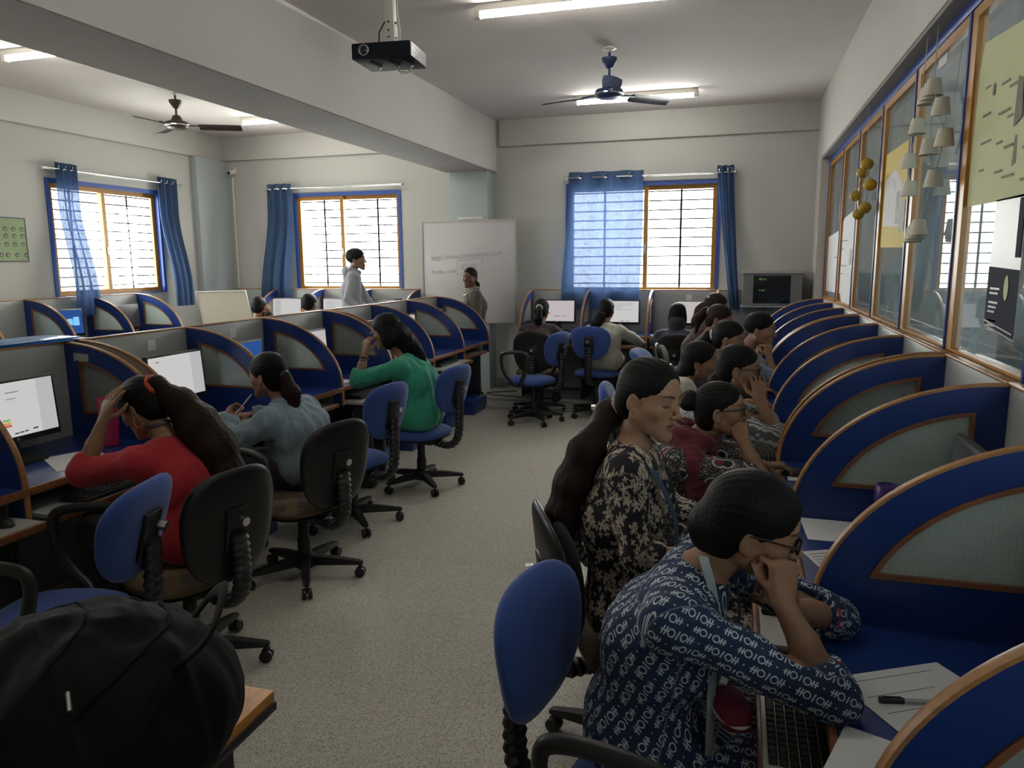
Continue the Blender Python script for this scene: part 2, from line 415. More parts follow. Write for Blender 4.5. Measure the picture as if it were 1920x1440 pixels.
# ---------------------------------------------------------------- ceiling things
def tube_light(loc, label, L=1.17):
    t = thing('tube_light', label, 'ceiling light', loc, 0, 'fluorescent tube lights')
    bm = NB(); box(bm, -L/2-.03, L/2+.03, -.022, .022, .0, .045, .006); mk('housing', bm, M_white_pl, t)
    for s in (-1, 1):
        bm = NB(); box(bm, s*(L/2+.012)-.022, s*(L/2+.012)+.022, -.024, .024, -.045, .03, .008); mk('lamp_holder', bm, M_white_pl, t)
    bm = NB(); tube(bm, [(-L/2, 0, -.026), (L/2, 0, -.026)], .0145, 14); mk('tube', bm, M_tube, t)
    return t
zt = ZC-.045
tube_light((-1.10, 4.95, zt), 'lit fluorescent tube nearest the projector, cut by the top of the photo')
tube_light((-1.06, 7.86, zt), 'lit fluorescent tube on the ceiling behind the navy ceiling fan')
tube_light((-4.93, 4.80, zt), 'lit fluorescent tube beyond the beam, at the left edge above the brown fan')
tube_light((-4.91, 7.72, zt), 'lit fluorescent tube half hidden by the beam, right of the brown fan')
tube_light((-1.10, 2.05, zt), 'out of view fluorescent tube added to light the foreground desks')  # added lamp, out of view, brightens the foreground
tube_light((-4.93, 1.90, zt), 'out of view fluorescent tube added beyond the beam to light the near left bay')  # second added lamp outside the view, same purpose
def ceiling_fan(loc, label, mb, mbl, a0, drop):
    t = thing('ceiling_fan', label, 'ceiling fan', loc, 0, 'ceiling fans')
    bm = NB(); lathe(bm, [(.055, 0), (.055, -.008), (.02, -.02), (.012, -.03)]); mk('ceiling_rose', bm, M_white_pl, t)
    bm = NB(); tube(bm, [(0, 0, -.02), (0, 0, -drop+.06)], .011, 12); mk('down_rod', bm, mb, t)
    bm = NB(); lathe(bm, [(.018, -.075), (.062, -.075), (.058, -.10), (.026, -.15), (.014, -.155)]); mk('canopy_cup', bm, mb, t)
    bm = NB(); lathe(bm, [(.02, -drop+.085), (.035, -drop+.08), (.06, -drop+.03), (.105, -drop+.02), (.115, -drop-.005), (.10, -drop-.03), (.07, -drop-.045), (.0, -drop-.046)]); mk('motor', bm, mb, t)
    bm = NB(); lathe(bm, [(.112, -drop-.004), (.119, -drop-.008), (.119, -drop-.016), (.108, -drop-.02)]); mk('motor_ring', bm, M_chrome, t)
    for k in range(3):
        a = a0+k*2*PI/3; R = Matrix.Rotation(a, 4, 'Z')
        bm = NB(); tb = NB()
        grid(tb, lambda u, v: (.20+.40*u, (v-.5)*(.115+.03*math.sin(u*PI*.8)), -drop-.01-.034*(v-.5)-.012*(2*v-1)**2), 14, 6)
        bmesh.ops.solidify(tb, geom=tb.faces[:], thickness=.003); _app(bm, tb, 0, R)
        b = mk('blade', bm, mbl, t)
        bm = NB(); box(bm, .095, .235, -.018, .018, -drop-.016, -drop-.006, .002, M=R); mk('blade_iron', bm, mb, b)
    return t
M_navy = pm('navy_fan_enamel', (.030, .045, .115), .3, var=.08)
M_brown = pm('brown_fan_enamel', (.045, .025, .02), .4, var=.1)
ceiling_fan((-1.04, 6.22, ZC), 'navy blue three blade ceiling fan on a purple rod beside the lit tube', M_navy, M_navy, math.radians(-78), .335)
ceiling_fan((-5.32, 6.42, ZC), 'dark brown three blade ceiling fan in the bay beyond the beam', M_brown, M_brown, math.radians(28), .30)
# projector on its pole
pj_ = thing('projector', 'black ceiling projector with round lens hung upside down in front of the beam', 'projector', (-1.935, 4.0, 2.715), math.radians(5))
bm = NB(); box(bm, -.175, .165, 0, .29, 0, .085, .007); mk('case', bm, pm('projector_case', (.012, .014, .020), .7, var=.15, spec=.12), pj_)
bm = NB(); M = Matrix.Translation((-.10, 0, .045)) @ Matrix.Rotation(PI/2, 4, 'X'); lathe(bm, [(.03, -.004), (.03, .010), (.025, .011), (.024, .002), (0, .001)], 28, M); mk('lens_ring', bm, M_steel, pj_)
bm = NB(); lathe(bm, [(.0225, .002), (.018, .007), (.008, .0095), (0, .010)], 24, M); mk('lens', bm, pm('lens_glass', (.01, .015, .03), .08, coat=.6), pj_)
bm = NB()
for k in range(7): box(bm, .163, .169, .015, .275, .008+k*.0105, .0145+k*.0105, .001)
mk('vent_grille', bm, M_steel, pj_)
bm = NB()
for a in (-.09, .02, .10): tube(bm, [(a, .06, -.004), (a+.03, .16, -.006), (a-.02, .25, -.004)], .005, 8)
mk('mount_arm', bm, M_dgrey, pj_)
bm = NB(); tube(bm, [(.02, .2, 0), (.03, .19, -.03), (.06, .18, -.045), (.10, .17, -.04), (.115, .17, -.015), (.105, .18, 0)], .0045, 8); mk('dangling_cable', bm, M_white_pl, pj_)
bm = NB(); tube(bm, [(.045, .187, -.039), (.085, .177, -.045)], .010, 10); mk('cable_plug', bm, M_white_pl, pj_)
pm_ = thing('projector_mount', 'white square pole and bracket holding the black projector from the ceiling', 'projector mount', (-1.935, 4.13, 2.80), math.radians(5))
bm = NB(); box(bm, -.028, .028, -.028, .028, .11, .449, .003); box(bm, -.034, .034, -.034, .034, .36, .38, .003); mk('pole', bm, M_white_pl, pm_)
bm = NB(); box(bm, -.032, .032, -.032, .032, 0, .115, .003); box(bm, -.07, .0, -.05, .05, 0, .006, .002); mk('bracket', bm, M_white_pl, pm_)
bm = NB()
for z in (.02, .05, .085, .13): tube(bm, [(.0, -.036, z), (.0, -.030, z)], .006, 8)
for z in (.05, .13): tube(bm, [(.036, 0, z), (.026, 0, z)], .006, 8)
mk('bolt', bm, M_dgrey, pm_)
bm = NB(); tube(bm, [(.035, 0, .44), (.04, .005, .2), (.05, .01, .09), (.045, .01, .0)], .006, 8); mk('cable', bm, M_white_pl, pm_)
bm = NB(); tube(bm, [(-.02, -.035, .13), (-.05, -.05, .07), (-.06, -.03, .005)], .004, 8); mk('power_lead', bm, M_black, pm_)
# ---------------------------------------------------------------- curtains and rods
def rod(name, label, L, loc, rz):
    t = thing(name, label, 'curtain rod', loc, rz, 'steel curtain rods')
    bm = NB(); tube(bm, [(0, 0, 0), (L, 0, 0)], .011, 12); mk('rod', bm, M_chrome, t)
    for x, s in ((0, -1), (L, 1)):
        bm = NB(); ball(bm, (x+s*.012, 0, 0), .02, 12, 8); mk('finial', bm, M_steel, t)
    for x in (.12, L-.12):
        bm = NB(); box(bm, x-.012, x+.012, .0, .088, -.012, .012, .003); mk('bracket', bm, M_steel, t)
rod('curtain_rod', 'steel curtain rod above the window on the left wall', 1.92, (XL+.09, 6.02, 2.555), PI/2)
rod('curtain_rod', 'steel curtain rod above the window left of the whiteboard', 1.92, (-5.97, YB-.09, 2.56), 0)
rod('curtain_rod', 'steel curtain rod above the window with the wide drawn curtain', 1.86, (-1.95, YB-.09, 2.545), 0)
def curtain(label, top, bot, z1, z0, loc, rz, folds, amp, pinch=None):
    """cloth hung from eyelets: top/bot = (x0,x1) at head and hem, folds of depth amp"""
    t = thing('curtain', label, 'curtain', loc, rz, 'blue eyelet curtains')
    def f(u, v):
        w = v**1.3
        a, b = top[0]+(bot[0]-top[0])*w, top[1]+(bot[1]-top[1])*w
        x = a+(b-a)*u; z = z1+(z0-z1)*v
        ph = u*folds*2*PI
        y = amp*math.sin(ph)*(1-.35*v)+amp*.35*math.sin(ph*1.7+2*v+1)*v
        x += .012*math.sin(ph*2+v*3)*v; q_ = min(1, max(0, (v-.25)/.62)); y -= .135*q_*q_*(3-2*q_)
        if pinch:
            q = math.exp(-((v-pinch[1])/.10)**2); x = x+(pinch[0]-x)*q*.80*math.exp(-((x-pinch[0])/.25)**2); y -= .06*q*math.exp(-((x-pinch[0])/.10)**2)
            y += .012*math.sin(x*70)*max(0, v-.55)
        return (x, y, z+.008*math.sin(ph)*(1-v))
    bm = NB(); grid(bm, f, max(24, int(folds*16)), 40)
    bmesh.ops.solidify(bm, geom=bm.faces[:], thickness=.0012)
    mk('cloth', bm, M_curtain, t, angle=60)
    n = max(2, int(round(folds*1.0)))
    for k in range(n):
        u = (k+.5)/n; x = top[0]+(top[1]-top[0])*u
        bm = NB(); tube(bm, [(x+.024*math.cos(q), -.012+.020*math.cos(q)*.5, z1-.05+.024*math.sin(q)) for q in (2*PI*i/16 for i in range(16))], .0045, 6, closed=True)
        mk('eyelet', bm, M_chrome, t)
    return t
curtain('bunched blue curtain hanging over the left part of the left wall window', (.15, .40), (.12, .42), 2.62, 1.08, (XL+.09, 6.02, 0), PI/2, 3, .030)
curtain('bunched blue curtain at the corner side of the left wall window', (1.56, 1.86), (1.56, 1.86), 2.62, 1.10, (XL+.09, 6.02, 0), PI/2, 3, .032)
curtain('bunched blue curtain left of the window behind the standing man', (0, .36), (-.10, .36), 2.62, 1.10, (-5.97, YB-.09, 0), 0, 3, .032)
curtain('wide blue curtain drawn across half of the window and glowing with daylight', (.02, .88), (-.06, .87), 2.61, 1.06, (-1.95, YB-.09, 0), 0, 3, .030, (.40, .97))
curtain('narrow bunched blue curtain beside the wall rack', (1.68, 1.86), (1.88, 1.96), 2.62, 1.06, (-1.95, YB-.09, 0), 0, 2.5, .028)
# ---------------------------------------------------------------- cubicle workstations
ZT, ZP = .75, 1.215     # worktop and panel heights
def divider(D, raw=False, hz=0.):
    """quarter ellipse side divider in the local yz plane, x from 0 to .02; returns list of (name, bm, mat, sub)"""
    t = .02; h = ZP-ZT
    curve = arc((D, ZT), D, h, 180, 90, 28)              # front bottom -> top at the panel
    out = [(0, ZT-.13)]+curve+[(D, ZT-.13)]
    a2, b2 = D-.095, h-.078; zb = ZT+.115; ye = D-.085
    t0 = math.degrees(math.asin((zb-ZT)/b2)); t1 = math.degrees(math.acos((D-ye)/a2))
    inn = [(D-a2*math.cos(math.radians(q)), ZT+b2*math.sin(math.radians(q))) for q in np.linspace(t0, t1, 20)]
    hole = inn+[(ye, zb)]
    bm = NB(); prism(bm, [out] if raw else [out, hole], 0, t, 'x')
    P = [('divider', bm, M_raw if raw else M_blue_lam, 0)]
    bm = NB(); rings = []
    cv = [(0, ZT-.13), (0, ZT-.06)]+curve
    for i, (y, z) in enumerate(cv):
        a = cv[max(i-1, 0)]; b = cv[min(i+1, len(cv)-1)]; d = Vector((b[0]-a[0], b[1]-a[1])).normalized(); n = Vector((-d.y, d.x))
        rings.append([(-.002, y-n.x*.001, z-n.y*.001), (-.002, y+n.x*.006, z+n.y*.006), (t/2, y+n.x*.010, z+n.y*.010), (t+.002, y+n.x*.006, z+n.y*.006), (t+.002, y-n.x*.001, z-n.y*.001)])
    loft(bm, rings, True, True); P.append(('edge_band', bm, M_wood, 1))
    if not raw:
        def inset(k):
            o = [(D-(a2-k)*math.cos(math.radians(q)), ZT+(b2-k)*math.sin(math.radians(q))) for q in np.linspace(t0, t1, 20)]
            return [(min(max(y, o[0][0]+k*.8), ye-k), max(z, zb+k)) for y, z in o]+[(ye-k, zb+k)]
        bm = NB(); prism(bm, [hole, inset(.012)], -.005, t+.005, 'x'); P.append(('glass_bead', bm, M_wood_d, 1))
        bm = NB(); prism(bm, [inset(.006)], t/2-.003, t/2+.003, 'x'); P.append(('glass_pane', bm, M_wired, 1))
    return P
DIVC = {}
def add_divider(parent, x, D, raw=False):
    key = (round(D, 3), raw)
    if key not in DIVC: DIVC[key] = [(n, mk(n, b, m).data, m, s) for n, b, m, s in divider(D, raw)]; [bpy.data.objects.remove(o) for o in list(bpy.data.objects) if o.users_collection and o.data in [d[1] for d in DIVC[key]]]
    root = None
    for n, me, m, s in DIVC[key]:
        o = bpy.data.objects.new(n, me); COL.objects.link(o)
        if not s: root = o; o.parent = parent; o.location = (x, 0, 0)
        else: o.parent = root
    if raw: root['label'] = 'unfinished beige divider face'
    return root
def bay(label, group, loc, rz, w, D=.60, divs=(), tray=.0, raw=None, foot=True, note=0):
    w -= .004; t = thing('cubicle_workstation', label, 'computer desk', loc, rz, group)
    bm = NB(); box(bm, .0, w, .006, D, ZT-.025, ZT, .001); mk('worktop', bm, M_blue_lam, t)
    bm = NB(); box(bm, 0, w, -.010, .006, ZT-.032, ZT+.001, .005); mk('front_edging', bm, M_wood_d, t)
    bm = NB(); box(bm, 0, w, D, D+.028, .06, ZP, .001); mk('back_panel', bm, M_grey_lam, t)
    bm = NB(); box(bm, 0, w, D-.003, D+.031, ZP, ZP+.012, .004); mk('panel_cap', bm, M_wood, t)
    for x in divs: add_divider(t, x, D, raw is not None and abs(x-raw) < 1e-6)
    for x in (0, w-.018):
        bm = NB(); box(bm, x+.001, x+.017, .10, D-.01, .0, ZT-.026, .001); mk('side_support', bm, M_black, t)
    if foot:
        bm = NB(); box(bm, w*.40, w*.95, .02, .24, .0, .15, .003); mk('foot_rest_box', bm, M_blue_lam, t)
    bm = NB(); box(bm, .03, w-.03, .03-tray, .36-tray, .622, .640, .001); k = mk('keyboard_tray', bm, M_tray, t)
    bm = NB(); box(bm, .03, w-.03, .012-tray, .031-tray, .612, .644, .006); mk('tray_edging', bm, M_wood_d, k)
    for x in (.03, w-.044):
        bm = NB(); box(bm, x, x+.014, .06, .40, .642, ZT-.026, .002); mk('tray_runner', bm, M_steel, t)
    if note:
        bm = NB(); box(bm, w*note-.03, w*note+.03, D-.0012, D+.0002, ZP-.10, ZP-.04); mk('seat_number_sticker', bm, M_paper, t)
    return t
Lx = -2.60; GL = 'left row workstations'
BAYS = []
for i, (y0, y1, divs, tr, lab, nt) in enumerate((
    (1.33, 2.15, (.80,), .14, 'cubicle workstation at the left photo edge, a mouse on its grey tray', 0),
    (2.15, 2.95, (.78,), .13, 'cubicle workstation with the big lit monitor in front of the woman in red', .0),
    (3.02, 3.82, (0., .78), .0, 'cubicle workstation with the monitor left of the woman in denim', .62),
    (3.82, 4.60, (.76,), .0, 'cubicle workstation with a dark monitor behind the head of the woman in denim', .55),
    (4.60, 5.40, (.78,), .16, 'cubicle workstation where the woman in green sits', .5),
    (5.46, 6.25, (0., .77), .0, 'cubicle workstation just beyond the woman in green', .5),
    (6.25, 7.03, (.76,), .12, 'cubicle workstation with keyboard tray out, second from the left row far end', .5),
    (7.03, 7.82, (.77,), .0, 'cubicle workstation at the far end of the left row, by the standing woman', .5))):
    BAYS.append(0); bb_ = bay(lab, GL, (Lx, y0, 0), PI/2, y1-y0, .60, divs, tr, 0. if len(divs) == 2 else None, True, nt)
    if i == 1:
        bm = NB(); prism(bm, [[(.455, 1.165), (.545, 1.17), (.545, 1.125), (.53, 1.135), (.50, 1.128), (.455, 1.13)]], .7788, .7796, 'x'); mk('torn_sticker', bm, M_tray, bb_)
Rx = .20; GR = 'right row workstations'
for i, (y0, y1, far, near, lab) in enumerate((
    (.36, 1.09, 0., None, 'cubicle workstation in the bottom right corner of the photo, nearest of the right row'),
    (1.09, 1.85, 0., None, 'cubicle workstation with a pen on white sheets, where the woman in block print sits'),
    (1.85, 2.60, 0., None, 'cubicle workstation holding the purple capped bottle'),
    (2.60, 3.34, 0., None, 'cubicle workstation where the woman in the maroon scarf sits'),
    (3.40, 4.15, 0., .73, 'cubicle workstation where the woman in the grey printed sleeves sits'),
    (4.15, 4.88, 0., None, 'cubicle workstation where the woman in the cream top sits'),
    (4.88, 5.62, 0., None, 'cubicle workstation beside the young man resting his chin on his fist'),
    (5.68, 6.42, 0., .72, 'cubicle workstation third from the far end of the right row'),
    (6.42, 7.18, 0., None, 'cubicle workstation second from the far end of the right row'),
    (7.18, 7.94, 0., None, 'cubicle workstation at the far end of the right row, near the wall rack'))):
    wd = y1-y0
    bay(lab, GR, (Rx, y1, 0), -PI/2, wd, .60, (0.,)+((wd-.02,) if near else ()), .14 if i in (1, 2, 3, 4) else .05, None, False)
GB = 'back wall workstations under the right window'
for i, (x0, lab, dv) in enumerate(((-2.36, 'back wall workstation of the woman in dark brown, left end by the whiteboard', (0., .70)), (-1.64, 'back wall workstation of the woman in the cream coat', (.70,)), (-.92, 'back wall workstation of the person in the dark headscarf', (.70,)), (-.20, 'back wall workstation under the wall rack', ()))):
    bay(lab, GB, (x0, 8.16, .045), 0, .72, .58, dv, .06, None, False, .55 if i == 2 else 0)
GC = 'back wall workstations under the left window'
for i, (x0, lab, dv) in enumerate(((-6.50, 'back wall workstation in the corner behind the cream board', (.68,)), (-5.80, 'back wall workstation with a lit monitor below the curtain left of the standing man', (.62,)), (-5.16, 'back wall workstation in front of the standing man', (.66,)), (-4.48, 'back wall workstation beside the left edge of the whiteboard', (.66,)))):
    bay(lab, GC, (x0, 8.16, .045), 0, (.70, .64, .68, .68)[i], .58, dv, .0, None, False)
GD = 'far left workstations along the left wall'
for i, (y0, lab, dv) in enumerate(((4.22, 'far left workstation at the photo edge below the green poster', (.70,)), (4.94, 'far left workstation left of the one with the glowing blue screen', (.70,)), (5.66, 'far left workstation with the glowing blue screen behind the curtain', (.70,)), (6.38, 'far left workstation below the right half of the left window', (.70,)))):
    bay(lab, GD, (-6.00, y0, .05), PI/2, .72, .60, dv, .0, None, False)
# ---------------------------------------------------------------- office chairs
def chair_base(t, hs=.44, skirt=True):
    bm = NB(); lathe(bm, [(.030, .06), (.034, .07), (.034, .20), (.027, .22), (.027, .30), (.019, .31), (.019, hs-.03), (.03, hs-.02)], 20); mk('gas_column', bm, M_black, t)
    bm = NB(); lathe(bm, [(.05, .055), (.055, .075), (.05, .12), (.035, .13)], 20); mk('hub', bm, M_black, t)
    for k in range(5):
        a = 2*PI*k/5+.3; R = Matrix.Rotation(a, 4, 'Z')
        bm = NB(); tb = NB()
        loft(tb, [[(x, -w, z0), (x, w, z0), (x, w*.8, z1), (x, -w*.8, z1)] for x, w, z0, z1 in ((.03, .026, .068, .115), (.16, .023, .068, .105), (.285, .017, .066, .085), (.30, .012, .068, .08))])
        _app(bm, tb, 0, R); l = mk('base_leg', bm, M_black, t)
        bm = NB()
        for s in (-1, 1):
            M = R @ Matrix.Translation((.285, s*.014, .026)) @ Matrix.Rotation(PI/2, 4, 'X')
            lathe(bm, [(.004, -.010), (.022, -.010), (.026, -.006), (.026, .006), (.022, .010), (.004, .010)], 18, M)
        tb = NB(); tube(tb, [(.285, 0, .03), (.285, 0, .07)], .007, 8); _app(bm, tb, 0, R)
        mk('castor', bm, M_black, l)
    bm = NB(); box(bm, -.08, .08, -.14, .10, hs-.035, hs-.005, .008); mk('tilt_mechanism', bm, M_black, t)
    bm = NB(); tube(bm, [(.08, .02, hs-.02), (.20, .03, hs-.025), (.23, .03, hs-.02)], .006, 8); mk('height_lever', bm, M_black, t)
def bellows(path, r, n):
    """corrugated sleeve along a path"""
    P = [Vector(p) for p in path]; S = [0]
    for a, b in zip(P, P[1:]): S.append(S[-1]+(b-a).length)
    def at(s):
        for i in range(len(P)-1):
            if s <= S[i+1] or i == len(P)-2: return P[i].lerp(P[i+1], (s-S[i])/max(1e-6, S[i+1]-S[i]))
    m = n*4; pts = [at(S[-1]*i/m) for i in range(m+1)]
    bm = NB(); tube(bm, pts, lambda i: r*(1+.11*math.sin(2*PI*i/4)), 14, flat=(1.25, .85)); return bm
def spline(ctrl, n=8):
    P = [Vector(c) for c in ctrl]; P = [P[0]*2-P[1]]+P+[P[-1]*2-P[-2]]; o = []
    for i in range(1, len(P)-2):
        for k in range(n):
            t = k/n; a, b, c, d = P[i-1:i+3]
            o.append(.5*((2*b)+(c-a)*t+(2*a-5*b+4*c-d)*t*t+(3*b-3*c+d-a)*t**3))
    return o+[P[-2]]
def armrest(t, s, hs=.44):
    p = spline([(s*.20, -.02, hs+.0), (s*.265, -.02, hs+.03), (s*.285, -.09, hs+.16), (s*.285, -.12, hs+.30), (s*.285, -.06, hs+.345), (s*.285, .12, hs+.34), (s*.285, .19, hs+.29), (s*.283, .16, hs+.14), (s*.265, .06, hs+.03), (s*.20, .05, hs)], 7)
    bm = NB(); tube(bm, p, .0135, 10, flat=(1.5, 1.)); mk('armrest', bm, M_black, t)
def pear(u, w, h):
    """back-rest outline half width at height fraction u: wide above, tapering below"""
    return w*.5
def back_pad(w, h, th, taper, mat_f, mat_b, name, t, M, ex=2.6):
    """vertical pad in local xz, thickness along y, curved for the spine"""
    bm = NB(); rings = []; nu = 36; nv = 10
    for j in range(1, nv):
        a = -PI/2+PI*j/nv; s = abs(math.cos(a))**.4; y = math.sin(a)*th/2
        r = []
        for k in range(nu):
            q = 2*PI*k/nu; z = math.copysign(abs(math.sin(q))**(2/ex), math.sin(q))*h/2*s
            x = math.copysign(abs(math.cos(q))**(2/ex), math.cos(q))*w/2*s*(1+taper*(z/(h/2)))
            r.append(M @ Vector((x, y-.10*x*x/(w/2)*-1*.9+.05*(z/(h/2))**2*-.3, z)))
        rings.append(r)
    loft(bm, rings, True, True)
    for f in bm.faces: f.smooth = True
    return mk(name, bm, mat_f, t, angle=70)
def office_chair(label, loc, rz, kind='blue', arms=False, recline=.12, hs=.44, group=None, seat_mat=None):
    """faces local +y"""
    t = thing('office_chair', label, 'office chair', loc, rz, group)
    chair_base(t, hs)
    sm = seat_mat or (M_bluefab if kind == 'blue' else M_plaid)
    bm = NB(); pillow(bm, .45, .44, .075, 3.4, 36, 8, Matrix.Translation((0, .03, hs+.035))); mk('seat', bm, sm, t, angle=70)
    bm = NB(); pillow(bm, .43, .42, .03, 3.4, 36, 6, Matrix.Translation((0, .03, hs+.005)), 0); mk('seat_shell', bm, M_black, t, angle=70)
    zc = hs+.375
    B = Matrix.Translation((0, -.235-recline*.25, zc)) @ Matrix.Rotation(recline, 4, 'X')
    if kind == 'blue':
        back_pad(.405, .345, .072, .16, M_bluefab, None, 'backrest', t, B)
    else:
        B = Matrix.Translation((0, -.235-recline*.25, zc-.09)) @ Matrix.Rotation(recline, 4, 'X')
        back_pad(.41, .45, .05, .06, M_shell, None, 'back_shell', t, B @ Matrix.Translation((0, -.018, 0)))
        back_pad(.37, .41, .05, .06, M_blackfab, None, 'backrest', t, B @ Matrix.Translation((0, .018, 0)))
    e = B @ Vector((0, -.055, -.03)); p = spline([(0, -.10, hs-.02), (0, -.24, hs-.035), (0, -.315, hs+.03), tuple(e.lerp(Vector((0, -.33, hs+.10)), .6)), tuple(e)], 8)
    mk('spine_bellows', bellows([q for q in p], .030, 17), M_black, t)
    bm = NB(); box(bm, -.05, .05, -.052, -.034, -.10, .07, .006, M=B); mk('back_bracket', bm, M_black, t)
    bm = NB()
    tube(bm, [B @ Vector((.0, -.07, .03)), B @ Vector((.0, -.095, .03))], .017, 12); mk('adjusting_knob', bm, M_chrome, t)
    if arms:
        for s in (-1, 1): armrest(t, s, hs)
    return t
def mk_plaid():
    g = G('plaid_upholstery'); s = g.sep(g.vmap(g.obj(), (1, 1, 1), (0, 0, .6)))
    def st(v, k): return g.step(g.m_('ABSOLUTE', g.m_('SUBTRACT', g.m_('FRACT', g.m_('MULTIPLY', v, k)), .5)), .22, .28)
    c = g.mix(g.m_('MULTIPLY', st(s[0], 9.), .6), (.10, .065, .035, 1), (.02, .022, .035, 1))
    c = g.mix(g.m_('MULTIPLY', st(s[1], 9.), .5), c, (.16, .10, .05, 1))
    g.l(c, g.b.inputs['Base Color']); g.b.inputs['Roughness'].default_value = .9
    return g.m
M_plaid = mk_plaid()
M_blackfab = fabric('black_upholstery', (.012, .012, .013))
HS = .365
GCH = 'office chairs'
office_chair('blue armchair at the left photo edge, its arm loop above the backpack', (-2.17, 1.86, 0), math.radians(104), 'blue', True, .26, HS, GCH)
office_chair('black shell chair of the woman in red', (-2.05, 2.34, 0), math.radians(76), 'black', False, .14, HS, GCH)
office_chair('black shell chair with plaid seat, of the woman in denim', (-2.09, 3.23, 0), math.radians(70), 'black', True, .16, HS, GCH)
office_chair('empty blue chair between the denim jacket and the green top', (-2.24, 4.02, 0), math.radians(80), 'blue', False, .20, HS, GCH)
office_chair('blue chair the woman in green sits on', (-2.14, 4.86, 0), math.radians(78), 'blue', False, .22, HS, GCH)
office_chair('empty blue armchair standing alone in the aisle before the dark brown top', (-1.93, 7.20, 0), math.radians(72), 'blue', True, .18, HS+.02, GCH)
office_chair('blue chair of the woman in the cream coat, seen from behind', (-1.37, 7.66, .0), math.radians(-6), 'blue', False, .10, HS+.05, GCH)
office_chair('blue chair leaning far back, of the woman with the high brown ponytail', (-.31, 6.06, 0), math.radians(-98), 'blue', False, .62, HS+.02, GCH)
office_chair('blue armchair of the woman in block print, in the foreground', (-.17, 1.57, 0), math.radians(-101), 'blue', True, .10, HS-.035, GCH)
office_chair('black shell chair of the woman in floral print', (-.27, 2.26, 0), math.radians(-64), 'black', False, .10, HS, GCH)
for p, a, k, lab in (((-.30, 3.02), -88, 'blue', 'blue chair hidden under the woman in the maroon scarf'), ((-.26, 3.68), -92, 'black', 'black chair of the woman in grey swirl sleeves'), ((-.43, 4.28), -86, 'blue', 'blue chair of the woman in the cream top'),
                     ((-.26, 4.99), -92, 'black', 'black chair of the woman with the white hair band'), ((-.12, 5.43), -88, 'black', 'black chair of the young man with chin on fist'), ((-.36, 6.79), -92, 'black', 'black chair of the woman with rust brown hair')):
    office_chair(lab, (*p, 0), math.radians(a), k, False, .12, HS, GCH)
for x, y, k, lab in ((-.58, 7.54, 'black', 'black chair of the person in the dark headscarf'), (-2.0, 7.64, 'black', 'black chair of the woman with the white scrunchie'), (-4.78, 7.60, 'blue', 'blue chair beyond the left row, before the lit screen'), (-5.42, 7.54, 'blue', 'blue chair behind the cream board')):
    office_chair(lab, (x, y, .0), math.radians(4), k, False, .12, HS+.045, GCH)
